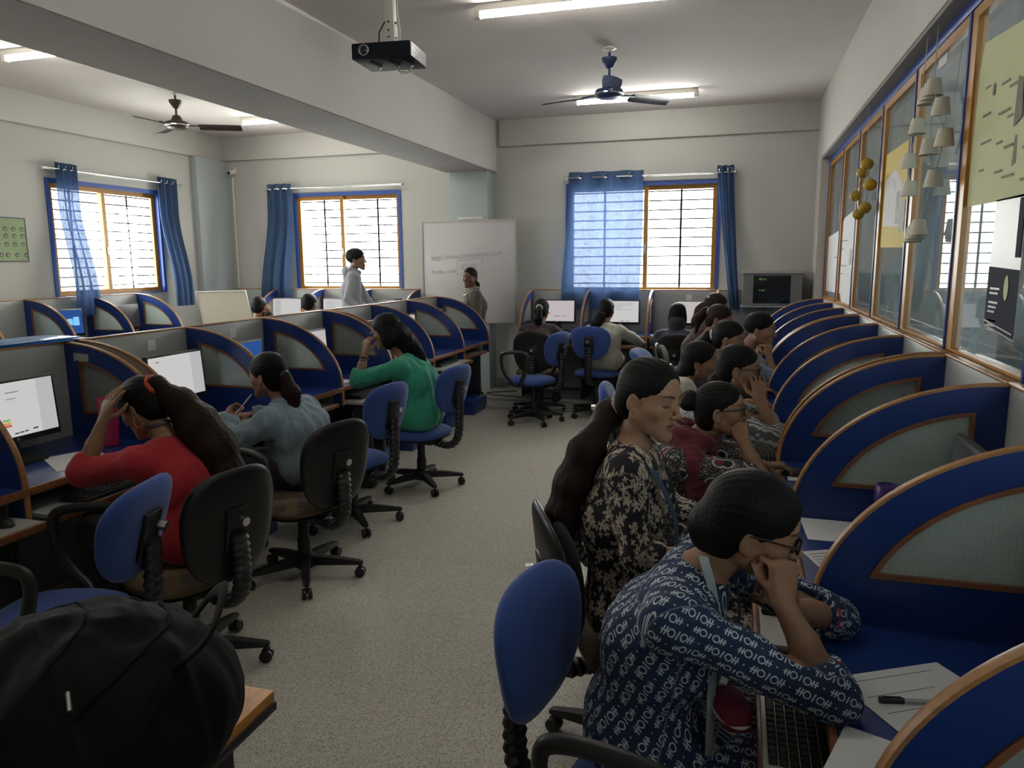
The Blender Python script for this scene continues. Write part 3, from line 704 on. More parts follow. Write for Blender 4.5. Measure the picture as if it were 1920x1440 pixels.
# ---------------------------------------------------------------- people: smooth implicit bodies turned into one continuous mesh each
def v3(*a): return np.array(a, np.float64)
def nrm(a): a = np.asarray(a, float); return a/max(1e-9, np.linalg.norm(a))
def eul(yaw, pitch, roll):
    """head turn in degrees: yaw left +, pitch up +, roll to the right +"""
    return np.array(Matrix.Rotation(math.radians(yaw), 3, 'Z') @ Matrix.Rotation(math.radians(pitch), 3, 'X') @ Matrix.Rotation(math.radians(roll), 3, 'Y'))
_rs = np.random.RandomState(3)
_WV = [(_rs.normal(size=3), _rs.uniform(0, 6.3)) for _ in range(7)]
def wob(P, f):
    """smooth pseudo noise at points P (n,3), about f waves per metre"""
    o = 0
    for d, p in _WV: o = o+np.sin(P @ (nrm(d)*f*(.6+.8*abs(d[0])))*6.283+p)
    return o/4.
class Sdf:
    def __init__(s): s.ops = []
    def cap(s, a, b, ra, rb=None, k=.02, sub=False): s.ops.append(('c', np.asarray(a, float), np.asarray(b, float), ra, ra if rb is None else rb, k, sub)); return s
    def chain(s, pts, rs, k=.02):
        for i in range(len(pts)-1): s.cap(pts[i], pts[i+1], rs[i], rs[i+1], k)
        return s
    def ell(s, c, r, k=.02, R=None, sub=False): s.ops.append(('e', np.asarray(c, float), np.asarray(r, float), np.eye(3) if R is None else R, None, k, sub)); return s
    def plane(s, p, n): s.ops.append(('p', np.asarray(p, float), nrm(n), None, None, 0, True)); return s
    def mesh(s, h, noise=None):
        lo, hi = v3(9, 9, 9), v3(-9, -9, -9); bb = []
        for o in s.ops:
            if o[0] == 'c': m = max(o[3], o[4]); l, q = np.minimum(o[1], o[2])-m, np.maximum(o[1], o[2])+m
            elif o[0] == 'e': e = np.sqrt(((o[3]*o[2])**2).sum(1)); l, q = o[1]-e, o[1]+e
            else: bb.append(None); continue
            bb.append((l, q))
            if not o[6]: lo, hi = np.minimum(lo, l), np.maximum(hi, q)
        lo = lo-3*h-.004; n = np.ceil((hi+3*h+.004-lo)/h).astype(int)+1
        D = np.full(n, .06, np.float32); ax = [(lo[i]+h*np.arange(n[i])).astype(np.float32) for i in range(3)]
        for o, b in zip(s.ops, bb):
            if b is None: sl = [slice(0, n[i]) for i in range(3)]
            else:
                g = o[5]+2.5*h
                i0 = np.clip(np.floor((b[0]-g-lo)/h).astype(int), 0, n-1); i1 = np.clip(np.ceil((b[1]+g-lo)/h).astype(int)+1, 1, n)
                sl = [slice(i0[i], i1[i]) for i in range(3)]
            X, Y, Z = ax[0][sl[0]][:, None, None], ax[1][sl[1]][None, :, None], ax[2][sl[2]][None, None, :]
            if o[0] == 'c':
                a, d = o[1], o[2]-o[1]; dd = max(1e-9, d @ d)
                t = np.clip(((X-a[0])*d[0]+(Y-a[1])*d[1]+(Z-a[2])*d[2])/dd, 0, 1)
                f = np.sqrt((X-a[0]-t*d[0])**2+(Y-a[1]-t*d[1])**2+(Z-a[2]-t*d[2])**2)-(o[3]+t*(o[4]-o[3]))
            elif o[0] == 'e':
                R = o[3]; x, y, z = X-o[1][0], Y-o[1][1], Z-o[1][2]; q = [x*R[0, i]+y*R[1, i]+z*R[2, i] for i in range(3)]
                k0 = np.sqrt(sum((q[i]/o[2][i])**2 for i in range(3)))+1e-6; k1 = np.sqrt(sum((q[i]/o[2][i]**2)**2 for i in range(3)))+1e-6
                f = k0*(k0-1)/k1
            else: f = (X-o[1][0])*o[2][0]+(Y-o[1][1])*o[2][1]+(Z-o[1][2])*o[2][2]
            c = D[tuple(sl)]; k = max(o[5], 1e-4)
            if o[6]: q = np.maximum(k-np.abs(c+f), 0)/k; c[...] = np.maximum(c, -f)+q*q*k/4
            else: q = np.maximum(k-np.abs(c-f), 0)/k; c[...] = np.minimum(c, f)-q*q*k/4
        if noise:
            m = np.abs(D) < 4*h+.01; I = np.argwhere(m); D[m] += noise(lo+h*I).astype(np.float32)
        return nets(D, lo, h)
def nets(D, lo, h):
    """naive surface nets"""
    S = D < 0; n = D.shape
    c = np.zeros((n[0]-1, n[1]-1, n[2]-1), np.uint8)
    offs = [(i, j, k) for i in (0, 1) for j in (0, 1) for k in (0, 1)]
    for i, j, k in offs: c += S[i:n[0]-1+i, j:n[1]-1+j, k:n[2]-1+k]
    I = np.argwhere((c > 0) & (c < 8)); ID = np.full(c.shape, -1, np.int32); ID[tuple(I.T)] = np.arange(len(I))
    val = {o: D[I[:, 0]+o[0], I[:, 1]+o[1], I[:, 2]+o[2]] for o in offs}
    acc = np.zeros((len(I), 3)); cnt = np.zeros(len(I))
    for a in offs:
        for d in range(3):
            if a[d]: continue
            b = list(a); b[d] = 1; b = tuple(b); va, vb = val[a], val[b]; m = (va < 0) != (vb < 0)
            t = np.where(m, va/np.where(m, va-vb, 1), 0)
            p = np.tile(np.array(a, float), (len(I), 1)); p[:, d] += t
            acc[m] += p[m]; cnt[m] += 1
    V = lo+h*(I+acc/cnt[:, None]); F = []
    for d in range(3):
        e = [slice(None)]*3; e2 = [slice(None)]*3; e[d] = slice(0, n[d]-1); e2[d] = slice(1, n[d])
        A, B = S[tuple(e)], S[tuple(e2)]; E = np.argwhere(A != B); u, v = (d+1) % 3, (d+2) % 3
        ok = (E[:, u] > 0) & (E[:, v] > 0) & (E[:, u] < n[u]-1) & (E[:, v] < n[v]-1); E = E[ok]
        if not len(E): continue
        def g(du, dv): q = E.copy(); q[:, u] += du; q[:, v] += dv; return ID[tuple(q.T)]
        Q = np.stack([g(-1, -1), g(0, -1), g(0, 0), g(-1, 0)], 1); fl = ~A[tuple(E.T)]
        Q[fl] = Q[fl][:, ::-1]; F.append(Q)
    F = np.concatenate(F); F = F[(F >= 0).all(1)]
    return V, F
def npmesh(name, VF, mats, parent, attrs=None, relax=1):
    Vs, Fs, k = [], [], 0
    for V, F in (VF if isinstance(VF, list) else [VF]): Vs.append(V); Fs.append(F+k); k += len(V)
    V, F = np.concatenate(Vs), np.concatenate(Fs)
    for _ in range(relax):
        acc = np.zeros_like(V); cnt = np.zeros(len(V))
        for a in range(4):
            b = (a+1) % 4
            for p, q in ((a, b), (b, a)):
                for ch in range(3): acc[:, ch] += np.bincount(F[:, p], V[F[:, q], ch], len(V))
                cnt += np.bincount(F[:, p], minlength=len(V))
        V = V*.5+.5*acc/np.maximum(cnt, 1)[:, None]
    me = bpy.data.meshes.new(name); me.vertices.add(len(V)); me.vertices.foreach_set('co', V.astype(np.float32).ravel())
    me.loops.add(F.size); me.loops.foreach_set('vertex_index', F.ravel().astype(np.int32))
    me.polygons.add(len(F)); me.polygons.foreach_set('loop_start', np.arange(0, F.size, 4, dtype=np.int32))
    me.polygons.foreach_set('use_smooth', np.ones(len(F), bool)); me.update(calc_edges=True)
    for an, (ty, fn) in (attrs or {}).items():
        at = me.attributes.new(an, ty, 'POINT'); val = fn(V).astype(np.float32)
        at.data.foreach_set('color' if ty == 'FLOAT_COLOR' else 'vector', val.ravel())
    return link(name, me, mats, parent)
def skin_mat():
    g = G('skin'); a = g.n('ShaderNodeAttribute', attribute_name='tint'); co = g.obj()
    f = g.noise(co, 45, 3)
    c = g.n('ShaderNodeMix', data_type='RGBA', blend_type='MULTIPLY'); c.inputs[0].default_value = 1
    g.l(a.outputs['Color'], c.inputs[6]); g.l(g.mix(f, (.86, .84, .82, 1), (1.1, 1.08, 1.06, 1)), c.inputs[7])
    g.l(c.outputs[2], g.b.inputs['Base Color']); g.b.inputs['Roughness'].default_value = .5; g.b.inputs['Specular IOR Level'].default_value = .35
    g.b.inputs['Subsurface Weight'].default_value = .08; g.b.inputs['Subsurface Radius'].default_value = (.01, .004, .002); g.b.inputs['Subsurface Scale'].default_value = .5
    g.bump(g.noise(co, 380, 2), .08, .0008)
    return g.m
M_skin = skin_mat()
def hair_mat(name, c):
    g = G(name); co = g.obj()
    w = g.noise(g.vmap(co, (300, 300, 26)), 1, 3, .4); b = g.noise(co, 9, 2)
    g.l(g.mix(g.m_('ADD', g.m_('MULTIPLY', w, .65), g.m_('MULTIPLY', b, .35)), tuple(x*.45 for x in c)+(1,), tuple(x*1.9 for x in c)+(1,)), g.b.inputs['Base Color'])
    g.b.inputs['Roughness'].default_value = .52; g.b.inputs['Specular IOR Level'].default_value = .12
    g.bump(w, .6, .004); return g.m
M_hair = hair_mat('black_hair', (.0055, .0048, .0048))
M_hairb = hair_mat('brown_hair', (.018, .0095, .007))
def cloth(name, c, var=.3, sc=30, rough=.85):
    g = G(name); co = g.obj(); a = g.noise(co, sc, 4); t = g.noise(co, 500, 2)
    g.l(g.mix(g.m_('ADD', g.m_('MULTIPLY', a, .6), g.m_('MULTIPLY', t, .4)), tuple(x*(1-var) for x in c)+(1,), tuple(min(1, x*(1+var)) for x in c)+(1,)), g.b.inputs['Base Color'])
    g.b.inputs['Roughness'].default_value = rough; g.b.inputs['Sheen Weight'].default_value = .15; g.bump(t, .2, .0008); return g.m
def pat_uv(g): return g.n('ShaderNodeAttribute', attribute_name='pat').outputs['Vector']
def mk_block():
    """indigo cloth with rows of white hand-block motifs"""
    g = G('indigo_block_print'); s = g.sep(pat_uv(g)); RH, CW = .030, .088
    r = g.m_('DIVIDE', s[1], RH); ri = g.m_('FLOOR', r); fv = g.m_('SUBTRACT', g.m_('FRACT', r), .5)
    par = g.m_('MODULO', g.m_('ABSOLUTE', ri), 2.)
    fu = g.m_('FRACT', g.m_('ADD', g.m_('DIVIDE', s[0], CW), g.m_('ADD', g.m_('MULTIPLY', par, .5), g.m_('MULTIPLY', ri, .13))))
    wv = g.m_('MULTIPLY', g.m_('SUBTRACT', g.noise(pat_uv(g), 90, 2), .5), .10); fv = g.m_('ADD', fv, wv)
    hgt = g.m_('ADD', .34, g.m_('MULTIPLY', par, -.08)); av = g.m_('ABSOLUTE', fv)
    inh = g.m_('LESS_THAN', av, hgt); T = 0.
    def OR(a, b): return g.m_('MAXIMUM', a, b)
    for c0 in (.10, .165, .43, .69, .755):
        x = g.m_('ABSOLUTE', g.m_('SUBTRACT', g.m_('ADD', fu, g.m_('MULTIPLY', fv, .05)), c0)); T = OR(T, g.m_('MULTIPLY', g.m_('LESS_THAN', x, .016), inh))
    for c0 in (.285, .575):
        e = g.m_('SQRT', g.m_('ADD', g.m_('POWER', g.m_('ABSOLUTE', g.m_('DIVIDE', g.m_('SUBTRACT', fu, c0), .085)), 2.), g.m_('POWER', g.m_('DIVIDE', av, .33), 2.)))
        T = OR(T, g.m_('LESS_THAN', g.m_('ABSOLUTE', g.m_('SUBTRACT', e, .85)), .17))
    bar = g.m_('MULTIPLY', g.m_('LESS_THAN', av, .055), OR(g.m_('MULTIPLY', g.m_('GREATER_THAN', fu, .05), g.m_('LESS_THAN', fu, .2)), g.m_('MULTIPLY', g.m_('GREATER_THAN', fu, .65), g.m_('LESS_THAN', fu, .80))))
    T = OR(T, bar)
    dot = g.m_('LESS_THAN', g.m_('ADD', g.m_('POWER', g.m_('ABSOLUTE', g.m_('MULTIPLY', g.m_('SUBTRACT', fu, .91), CW)), 2.), g.m_('POWER', g.m_('MULTIPLY', av, RH), 2.)), .0000036)
    T = OR(T, dot)
    n = g.noise(g.obj(), 25, 3)
    g.l(g.mix(g.m_('MULTIPLY', T, .85), g.mix(n, (.008, .018, .058, 1), (.014, .032, .095, 1)), (.55, .60, .64, 1)), g.b.inputs['Base Color'])
    g.b.inputs['Roughness'].default_value = .85; g.bump(g.noise(g.obj(), 500, 2), .2, .0008); return g.m
def mk_floral():
    g = G('white_floral_on_black'); uv = pat_uv(g)
    def layer(sc, R, pet, gate, seed):
        x = g.n('ShaderNodeTexVoronoi', voronoi_dimensions='2D'); g.l(g.vmap(uv, (1, 1, 1), (0, 0, seed), (seed, seed*.7, 0)), x.inputs['Vector']); x.inputs['Scale'].default_value = sc
        vm = g.n('ShaderNodeVectorMath', operation='SUBTRACT'); mp = g.vmap(uv, (sc, sc, sc), (0, 0, seed), (seed*sc, seed*.7*sc, 0))
        g.l(mp, vm.inputs[0]); ps = g.vmap(x.outputs['Position'], (sc, sc, sc)); g.l(ps, vm.inputs[1]); q = g.sep(vm.outputs[0])
        cs = g.sep(x.outputs['Color']); th = g.m_('ADD', g.m_('ARCTAN2', q[1], q[0]), g.m_('MULTIPLY', cs[0], 6.))
        rad = g.m_('MULTIPLY', R, g.m_('ADD', .70, g.m_('MULTIPLY', .30, g.m_('COSINE', g.m_('MULTIPLY', th, pet)))))
        rad = g.m_('ADD', rad, g.m_('MULTIPLY', g.m_('SUBTRACT', g.noise(uv, 170, 3), .5), .42))
        d = g.m_('SQRT', g.m_('ADD', g.m_('POWER', g.m_('ABSOLUTE', q[0]), 2.), g.m_('POWER', g.m_('ABSOLUTE', q[1]), 2.)))
        return g.m_('MULTIPLY', g.m_('LESS_THAN', d, rad), g.m_('GREATER_THAN', cs[1], gate)), d
    a, da = layer(22., .47, 5., .16, 1.3); b, db = layer(43., .46, 4., .40, 2.1)
    T = g.m_('MAXIMUM', a, b); vein = g.step(g.noise(uv, 160, 2, .5), .45, .60)
    fl = g.mix(vein, (.55, .47, .36, 1), (.22, .15, .12, 1))
    g.l(g.mix(T, (.008, .0075, .014, 1), fl), g.b.inputs['Base Color']); g.b.inputs['Roughness'].default_value = .8
    return g.m
def mk_paisley():
    g = G('black_paisley_print'); uv = pat_uv(g)
    x = g.n('ShaderNodeTexVoronoi', voronoi_dimensions='2D', feature='DISTANCE_TO_EDGE'); g.l(uv, x.inputs['Vector']); x.inputs['Scale'].default_value = 13
    y = g.n('ShaderNodeTexVoronoi', voronoi_dimensions='2D'); g.l(uv, y.inputs['Vector']); y.inputs['Scale'].default_value = 13
    n = g.noise(uv, 70, 3, 1.5)
    ring = g.m_('LESS_THAN', g.m_('ABSOLUTE', g.m_('SUBTRACT', g.m_('ADD', y.outputs['Distance'], g.m_('MULTIPLY', n, .12)), .36)), .05)
    sq = g.m_('MULTIPLY', g.step(g.noise(uv, 95, 2, 2.5), .58, .62), g.m_('GREATER_THAN', y.outputs['Distance'], .30))
    c = g.mix(g.m_('MAXIMUM', ring, sq), (.010, .008, .010, 1), (.42, .38, .36, 1))
    core = g.m_('MULTIPLY', g.m_('LESS_THAN', y.outputs['Distance'], .20), g.m_('GREATER_THAN', g.sep(y.outputs['Color'])[0], .35))
    c = g.mix(core, c, (.16, .012, .025, 1))
    g.l(c, g.b.inputs['Base Color']); g.b.inputs['Roughness'].default_value = .85; return g.m
def mk_marble():
    g = G('grey_swirl_print'); co = g.obj(); w = g.n('ShaderNodeTexWave'); g.l(g.vmap(co, (1, 1, 1)), w.inputs['Vector'])
    w.inputs['Scale'].default_value = 28; w.inputs['Distortion'].default_value = 6; w.inputs['Detail'].default_value = 2
    g.l(g.mix(g.step(w.outputs['Fac'], .35, .6), (.10, .11, .12, 1), (.46, .47, .48, 1)), g.b.inputs['Base Color']); g.b.inputs['Roughness'].default_value = .85; return g.m
C_red = cloth('red_knit', (.40, .014, .022)); C_green = cloth('green_cotton', (.022, .26, .165)); C_cream = cloth('cream_cotton', (.50, .48, .40))
C_dark = cloth('dark_cloth', (.014, .014, .018)); C_brown = cloth('dark_brown_cloth', (.030, .013, .014)); C_coat = cloth('cream_coat_cloth', (.34, .34, .29), .2)
C_olive = cloth('olive_grey_kurta_cloth', (.075, .068, .058)); C_grey = cloth('grey_sweatshirt', (.30, .30, .34), .15); C_maroon = cloth('maroon_scarf_cloth', (.11, .008, .018))
C_denim = cloth('faded_denim', (.20, .265, .32), .62, 11); C_navy = cloth('navy_cloth', (.012, .016, .04)); C_blueshirt = cloth('light_blue_shirt', (.16, .20, .30)); C_teal = cloth('dark_trousers', (.018, .018, .022))
C_rust = cloth('rust_brown_cloth', (.06, .032, .025))
M_lan_g = pm('grey_lanyard', (.28, .32, .33), .6); M_lan_b = pm('blue_lanyard', (.05, .08, .15), .6); M_gold_j = pm('gold_jewellery', (.7, .45, .18), .25, metal=1.)
M_frame = pm('spectacle_frame', (.01, .01, .012), .3); M_lens = thin_glass('spectacle_lens', (.9, .92, .92)); M_shoe = pm('black_shoe', (.015, .015, .016), .5)
SKIN = (.27, .145, .088)
CURL = {'flat': (.10, .12, .08), 'relax': (.35, .45, .3), 'fist': (1.45, 1.65, 1.0), 'mouse': (.35, .35, .2), 'cup': (.55, .75, .5), 'soft': (.8, 1.1, .7)}
def hand(S, W, d, n, side, curl, sc=1., k=.006):
    d = nrm(d); n = nrm(n-d*(np.asarray(n) @ d)); s = np.cross(d, n)*(1 if side == 'R' else -1)
    cs = CURL[curl] if isinstance(curl, str) else curl
    S.ell(W+d*.045*sc-n*.002, (.030*sc, .045*sc, .013*sc), .012, np.stack([s, d, n], 1))
    for i, (L, r) in enumerate(((.076, .0088), (.086, .0090), (.078, .0086), (.060, .0076))):
        kn = W+d*(.086-.004*abs(i-1.2))*sc+s*(.031-.0205*i)*sc-n*.003
        S.cap(W+s*(.012-.008*i), kn, .013*sc, .0108*sc, .012)
        p = kn; a = 0; dd = nrm(d+s*(.10*(1.3-i)))
        c_i = [c*(1+.10*(i-1)) for c in cs]
        for j, fr in enumerate((.46, .30, .24)):
            a += c_i[j]; q = p+(dd*math.cos(a)+n*math.sin(a))*L*fr*sc
            S.cap(p, q, r*(1-.09*j)*sc, r*(.91-.10*j)*sc, k*.6); p = q
    t0 = W+d*.020*sc+s*.020*sc+n*.004; fold = min(1.2, cs[0])
    p = t0
    for j, (L, r) in enumerate(((.044, .0115), (.033, .0098), (.026, .0085))):
        q = p+nrm(d*(.62+.18*j)+s*(.75-.42*j-.35*fold)+n*(.25+.38*fold))*L*sc
        S.cap(p, q, r*sc, r*.9*sc, .008); p = q
def head_ops(S, T, hs, closed, nose=1., male=False):
    R, o = T
    def E(c, r, k, sub=False, Rl=None): S.ell(o+R @ (v3(*c)*hs), v3(*r)*hs, k*hs, R if Rl is None else R @ Rl, sub)
    def Cc(a, b, ra, rb, k, sub=False): S.cap(o+R @ (v3(*a)*hs), o+R @ (v3(*b)*hs), ra*hs, rb*hs, k*hs, sub)
    E((0, -.008, .045), (.074, .096, .082), .02)
    E((0, .030, .0), (.063, .060, .076), .03)
    for s in (-1, 1):
        Cc((s*.050, -.002, -.040), (s*.014, .070, -.089), .022, .017, .03)
        E((s*.042, .050, -.012), (.022, .027, .022), .02)
    E((0, .060, -.052), (.033, .034, .035), .022); E((0, .079, -.090), (.017, .015, .014), .014)
    Cc((-.034, .073, .038), (.034, .073, .038), .013, .013, .016)
    for s in (-1, 1):
        E((s*.031, .099, .015), (.016, .014, .011), .013, True)
        E((s*.0315, .0745, .0165), (.0150, .0128, .0112), .003)
        Cc((s*.018, .086, .0245), (s*.043, .078, .023), .0028, .0026, .004)
    Cc((0, .085, .026), (0, .1085*nose, -.014), .0066, .0092, .010); E((0, .1085*nose, -.018), (.0100, .0105, .0088), .006)
    for s in (-1, 1): E((s*.0125, .0975, -.0215), (.0072, .0095, .0068), .005)
    E((0, .0915, -.0465), (.0215, .0085, .0058), .004); E((0, .0905, -.0575), (.0185, .0092, .0068), .004)
    Cc((-.020, .0955, -.0520), (.020, .0955, -.0520), .0016, .0016, .003, True)
    for s in (-1, 1):
        Rl = np.array(Matrix.Rotation(s*.30, 3, 'Z') @ Matrix.Rotation(-.15, 3, 'X'))
        E((s*.0768, -.010, .002), (.0060, .0165, .0285), .006, False, Rl); E((s*.0840, -.005, .006), (.0055, .008, .015), .004, True, Rl)
        E((s*.0755, -.002, -.022), (.006, .009, .010), .005)
def paint_head(V, T, hs, skin, closed, lipc=(.42, .20, .17)):
    R, o = T; q = ((V-o) @ R)/hs; x, y, z = np.abs(q[:, 0]), q[:, 1], q[:, 2]
    C = np.tile(np.array([*skin, 1.]), (len(V), 1)); f = y > .055
    def put(m, c, a=1.): C[m, :3] = C[m, :3]*(1-a)+np.array(c)*a
    lip = ((x/.022)**2+((z+.052)/.0115)**2 < 1) & (y > .083); put(lip, (skin[0]*.80, skin[1]*.50, skin[2]*.52), .75)
    put((x < .021) & (np.abs(z+.0518) < .0016) & (y > .08), (.05, .02, .02), .8)
    bz = .0375+.0045*np.sin(np.clip((x-.012)/.04, 0, 1)*PI*.8); put(f & (x > .011) & (x < .053) & (np.abs(z-bz) < .0042*(1-.5*np.clip((x-.03)/.023, 0, 1))), (.018, .012, .010), .85)
    ex, ez = (x-.0315)/.0145, (z-.0150)/.0062
    if closed:
        lz = .0105-.0035*np.sqrt(np.clip(1-ex**2, 0, 1)); put(f & (np.abs(ex) < 1.05) & (np.abs(z-lz) < .0019), (.012, .008, .008), .95)
        put(f & (ex**2+((z-.019)/.010)**2 < 1) & (z > lz), (skin[0]*.78, skin[1]*.72, skin[2]*.72), .6)
    else:
        e = f & (ex**2+ez**2 < 1); put(e, (.42, .40, .38)); put(f & (((x-.031)/.0064)**2+((z-.0152)/.0066)**2 < 1) & (ez < .85), (.012, .008, .006))
        put(f & (np.abs(ex) < 1.12) & (np.abs(z-(.0150+.0062*np.sqrt(np.clip(1-ex**2, 0, 1)))) < .0019), (.01, .007, .007), .95)
        put(f & (np.abs(ex) < 1.) & (np.abs(z-(.0150-.0062*np.sqrt(np.clip(1-ex**2, 0, 1)))) < .0009), (.05, .03, .025), .7)
    put((np.hypot(x-.0065, z+.0275) < .0032) & (y > .088), (.05, .02, .015), .8)
    return C
def hair_cap(S, T, hs, puff=0., line=.008, ears=True, nape=True, bald=False):
    R, o = T
    def E(c, r, k, sub=False): S.ell(o+R @ (v3(*c)*hs), v3(*r)*hs, k*hs, R, sub)
    E((0, -.013, .050), (.0800+puff, .1020+puff, .0855+puff), .01)
    if nape: E((0, -.052, -.012), (.069+puff, .058+puff, .072), .03)
    E((0, .112, -.012+line), (.074, .066, .093), .012, True)
    for s in (-1, 1):
        E((s*.052, .070, -.045+line*.5), (.05, .055, .070), .012, True)
        if ears: E((s*.090, .006, -.014), (.026, .026, .033), .008, True)
        else: E((s*.063, -.022, -.040), (.034, .050, .082), .03)
PEOPLE = {}
def person(label, loc, rz, z0, neck, head, hrot, arms, top, hair, pel=.555, sleeve=(1., .12), S_=1., hs=.95, skin=SKIN, closed=False, h=.0065, hh=.0036, legs='sit', pants=None, skirt=.45, sh=None, bust=1., hmat=None, chain=None, caps={}, toff=.012, male=False, fold=.0035, taper=1., tyaw=0., hcap=None, collar=.062, patterned=False, group=None):
    """neck, head, elbows, wrists are world points; the figure is built in its own frame, facing local +y"""
    t = thing('person', label, 'person', (loc[0], loc[1], z0), rz, group)
    c, s = math.cos(-rz), math.sin(-rz); RW = np.array([[c, -s, 0], [s, c, 0], [0, 0, 1]]); O = v3(loc[0], loc[1], z0)
    def Lp(p): return RW @ (np.asarray(p, float)-O)
    def Ld(d): return RW @ np.asarray(d, float)
    P = v3(0, 0, pel); N = Lp(neck); Hd = Lp(head); RH = eul(*hrot); T = (RH, Hd)
    ch = P*.42+N*.58+v3(0, -.035, 0); up = nrm(N-P)
    rgt = eul(tyaw, 0, 0) @ v3(1, 0, 0); shw = .155*S_*(1.14 if male else 1.)
    SH = {}
    for k, sg in (('R', 1), ('L', -1)):
        SH[k] = N+rgt*sg*shw-up*.060+(Lp(sh[k])-(N+rgt*sg*shw-up*.060) if sh and k in sh else 0)
    HIP = {'R': P+v3(.085, .01, -.02)*S_, 'L': P+v3(-.085, .01, -.02)*S_}
    if legs == 'sit': KN = {k: v3(sg*.095, .43*S_, pel-.035) for k, sg in (('R', 1), ('L', -1))}; AN = {k: v3(sg*.10, .40*S_, .085) for k, sg in (('R', 1), ('L', -1))}
    else: KN = {k: v3(sg*.085, .02, pel*.53) for k, sg in (('R', 1), ('L', -1))}; AN = {k: v3(sg*.09, -.01, .085) for k, sg in (('R', 1), ('L', -1))}
    EL = {k: Lp(a[0]) for k, a in arms.items()}; WR = {k: Lp(a[1]) for k, a in arms.items()}
    def torso(Q, o):
        Q.ell(P+v3(0, -.02, .01), v3(.155, .115, .115)*S_+o, .05)
        w = .052*S_
        for sg in (-1, 1):
            Q.cap(P+v3(sg*w, 0, .03), ch+rgt*sg*w, .100*S_*taper+o, .098*S_+o, .06)
            Q.cap(ch+rgt*sg*w, N+rgt*sg*w*.9-up*.085, .098*S_+o, .070*S_+o, .06)
            if bust and not male: Q.ell(ch+rgt*sg*.062+np.cross(rgt, -up)*-.0+nrm(np.cross(up, rgt))*.080-up*.005, v3(.058, .050, .056)*bust+o, .045)
        for k in ('R', 'L'): Q.cap(N-up*.030, SH[k], .042*S_+o, .050*S_+o, .045)
        Q.cap(SH['L']*.75+SH['R']*.25-up*.03, SH['R']*.75+SH['L']*.25-up*.03, .066*S_+o, None, .05)
    nb = N-up*.02; nt_ = Hd+RH @ (v3(0, -.022, -.040)*hs)
    B = Sdf(); torso(B, 0); B.cap(nb, nt_, .050*S_, .046*hs, .03)
    for k in arms:
        a = arms[k]
        B.cap(SH[k], EL[k], .046*S_, .036*S_, .03); B.cap(EL[k], WR[k]*.55+EL[k]*.45, .038*S_, .031*S_, .015); B.cap(WR[k]*.55+EL[k]*.45, WR[k], .031*S_, .0225*S_, .01)
        hand(B, WR[k], Ld(a[2]), Ld(a[3]), k, a[4], .93*S_)
    for k in ('R', 'L'):
        B.cap(HIP[k], KN[k], .078*S_, .052*S_, .03); B.cap(KN[k], AN[k], .052*S_, .033*S_, .02); B.cap(AN[k]-v3(0, .02, .035), AN[k]+v3(0, .14, -.055), .032, .022, .02)
    Hq = Sdf(); head_ops(Hq, T, hs, closed, 1., male); Hq.cap(nb, nt_, .0515*S_, .0475*hs, .022)
    body = B.mesh(h); hd = Hq.mesh(hh)
    def tint(V): return paint_head(V, T, hs, skin, closed)
    npmesh('body', [body, hd], M_skin, t, {'tint': ('FLOAT_COLOR', tint)})
    segs = [(P-v3(0, 0, .25), N, .16)]+[(HIP[k]*.6+KN[k]*.4, KN[k], .08) for k in ('R', 'L')]+[(SH[k]*.75+EL[k]*.25, EL[k], .05) for k in arms]+[(EL[k], WR[k], .04) for k in arms]
    def pat(V):
        best = np.full(len(V), 9.); U = np.zeros((len(V), 3)); off = 0
        for i, (a, b, r) in enumerate(segs):
            d = b-a; L = np.linalg.norm(d); d = d/L; w = V-a; uu = w @ d; u = np.clip(uu, 0, L); q = w-u[:, None]*d; dist = np.linalg.norm(q, axis=1)-r
            e1 = nrm(np.cross(d, v3(0, 1, .3) if i == 0 else v3(.2, .1, 1))); e2 = np.cross(d, e1)
            v = np.arctan2(q @ e2, q @ e1)*(r+.02); m = dist < best; best[m] = dist[m]
            u = uu
            if i == 0: top_ = uu > L-.06; v = np.where(top_, q @ e1, v); u = np.where(top_, q @ e2, u); u, v = u*.9+v*.35, v*.9-u*.35
            U[m, 0] = u[m]+i*.31; U[m, 1] = v[m]+i*.5+1.
        return U
    # clothing
    Q = Sdf(); o = toff; torso(Q, o)
    sl, cuff = sleeve; cuts = []
    for k in arms:
        fu = min(1., sl*2); E_ = SH[k]+(EL[k]-SH[k])*fu
        Q.cap(SH[k], E_, .047*S_+o, .037*S_+o+cuff*.03, .035)
        if sl > .5: Q.cap(EL[k], EL[k]+(WR[k]-EL[k])*(sl-.5)*2, .039*S_+o, .028*S_+o+cuff*.05, .02)
    for k in arms:
        if sl > .5: d_ = nrm(WR[k]-EL[k]); e_ = EL[k]+(WR[k]-EL[k])*((sl-.5)*2+.10)
        else: d_ = nrm(EL[k]-SH[k]); e_ = SH[k]+(EL[k]-SH[k])*(sl*2+.10)
        cuts.append((e_+d_*.062, e_+d_*.09))
    if skirt:
        for k in ('R', 'L'): Q.cap(HIP[k], HIP[k]+(KN[k]-HIP[k])*skirt, .088*S_+o, .080*S_+o, .06)
        if legs != 'sit': Q.cap(P, (KN['R']+KN['L'])/2*skirt+P*(1-skirt), .115*S_+o, .13*S_, .06)
    Q.ell(N+up*.045+nrm(np.cross(up, rgt))*.03, (collar, collar+.01, .058), .012, None, True)
    for a_, b_ in cuts: Q.cap(a_, b_, .062, None, .005, True)
    A = fold
    V, F = Q.mesh(h, lambda X: A*wob(X*v3(1, 1, .7), 7.)+A*.5*wob(X+5, 16.))
    npmesh('top', (V, F), top, t, {'pat': ('FLOAT_VECTOR', pat)} if patterned else None)
    Q = Sdf()
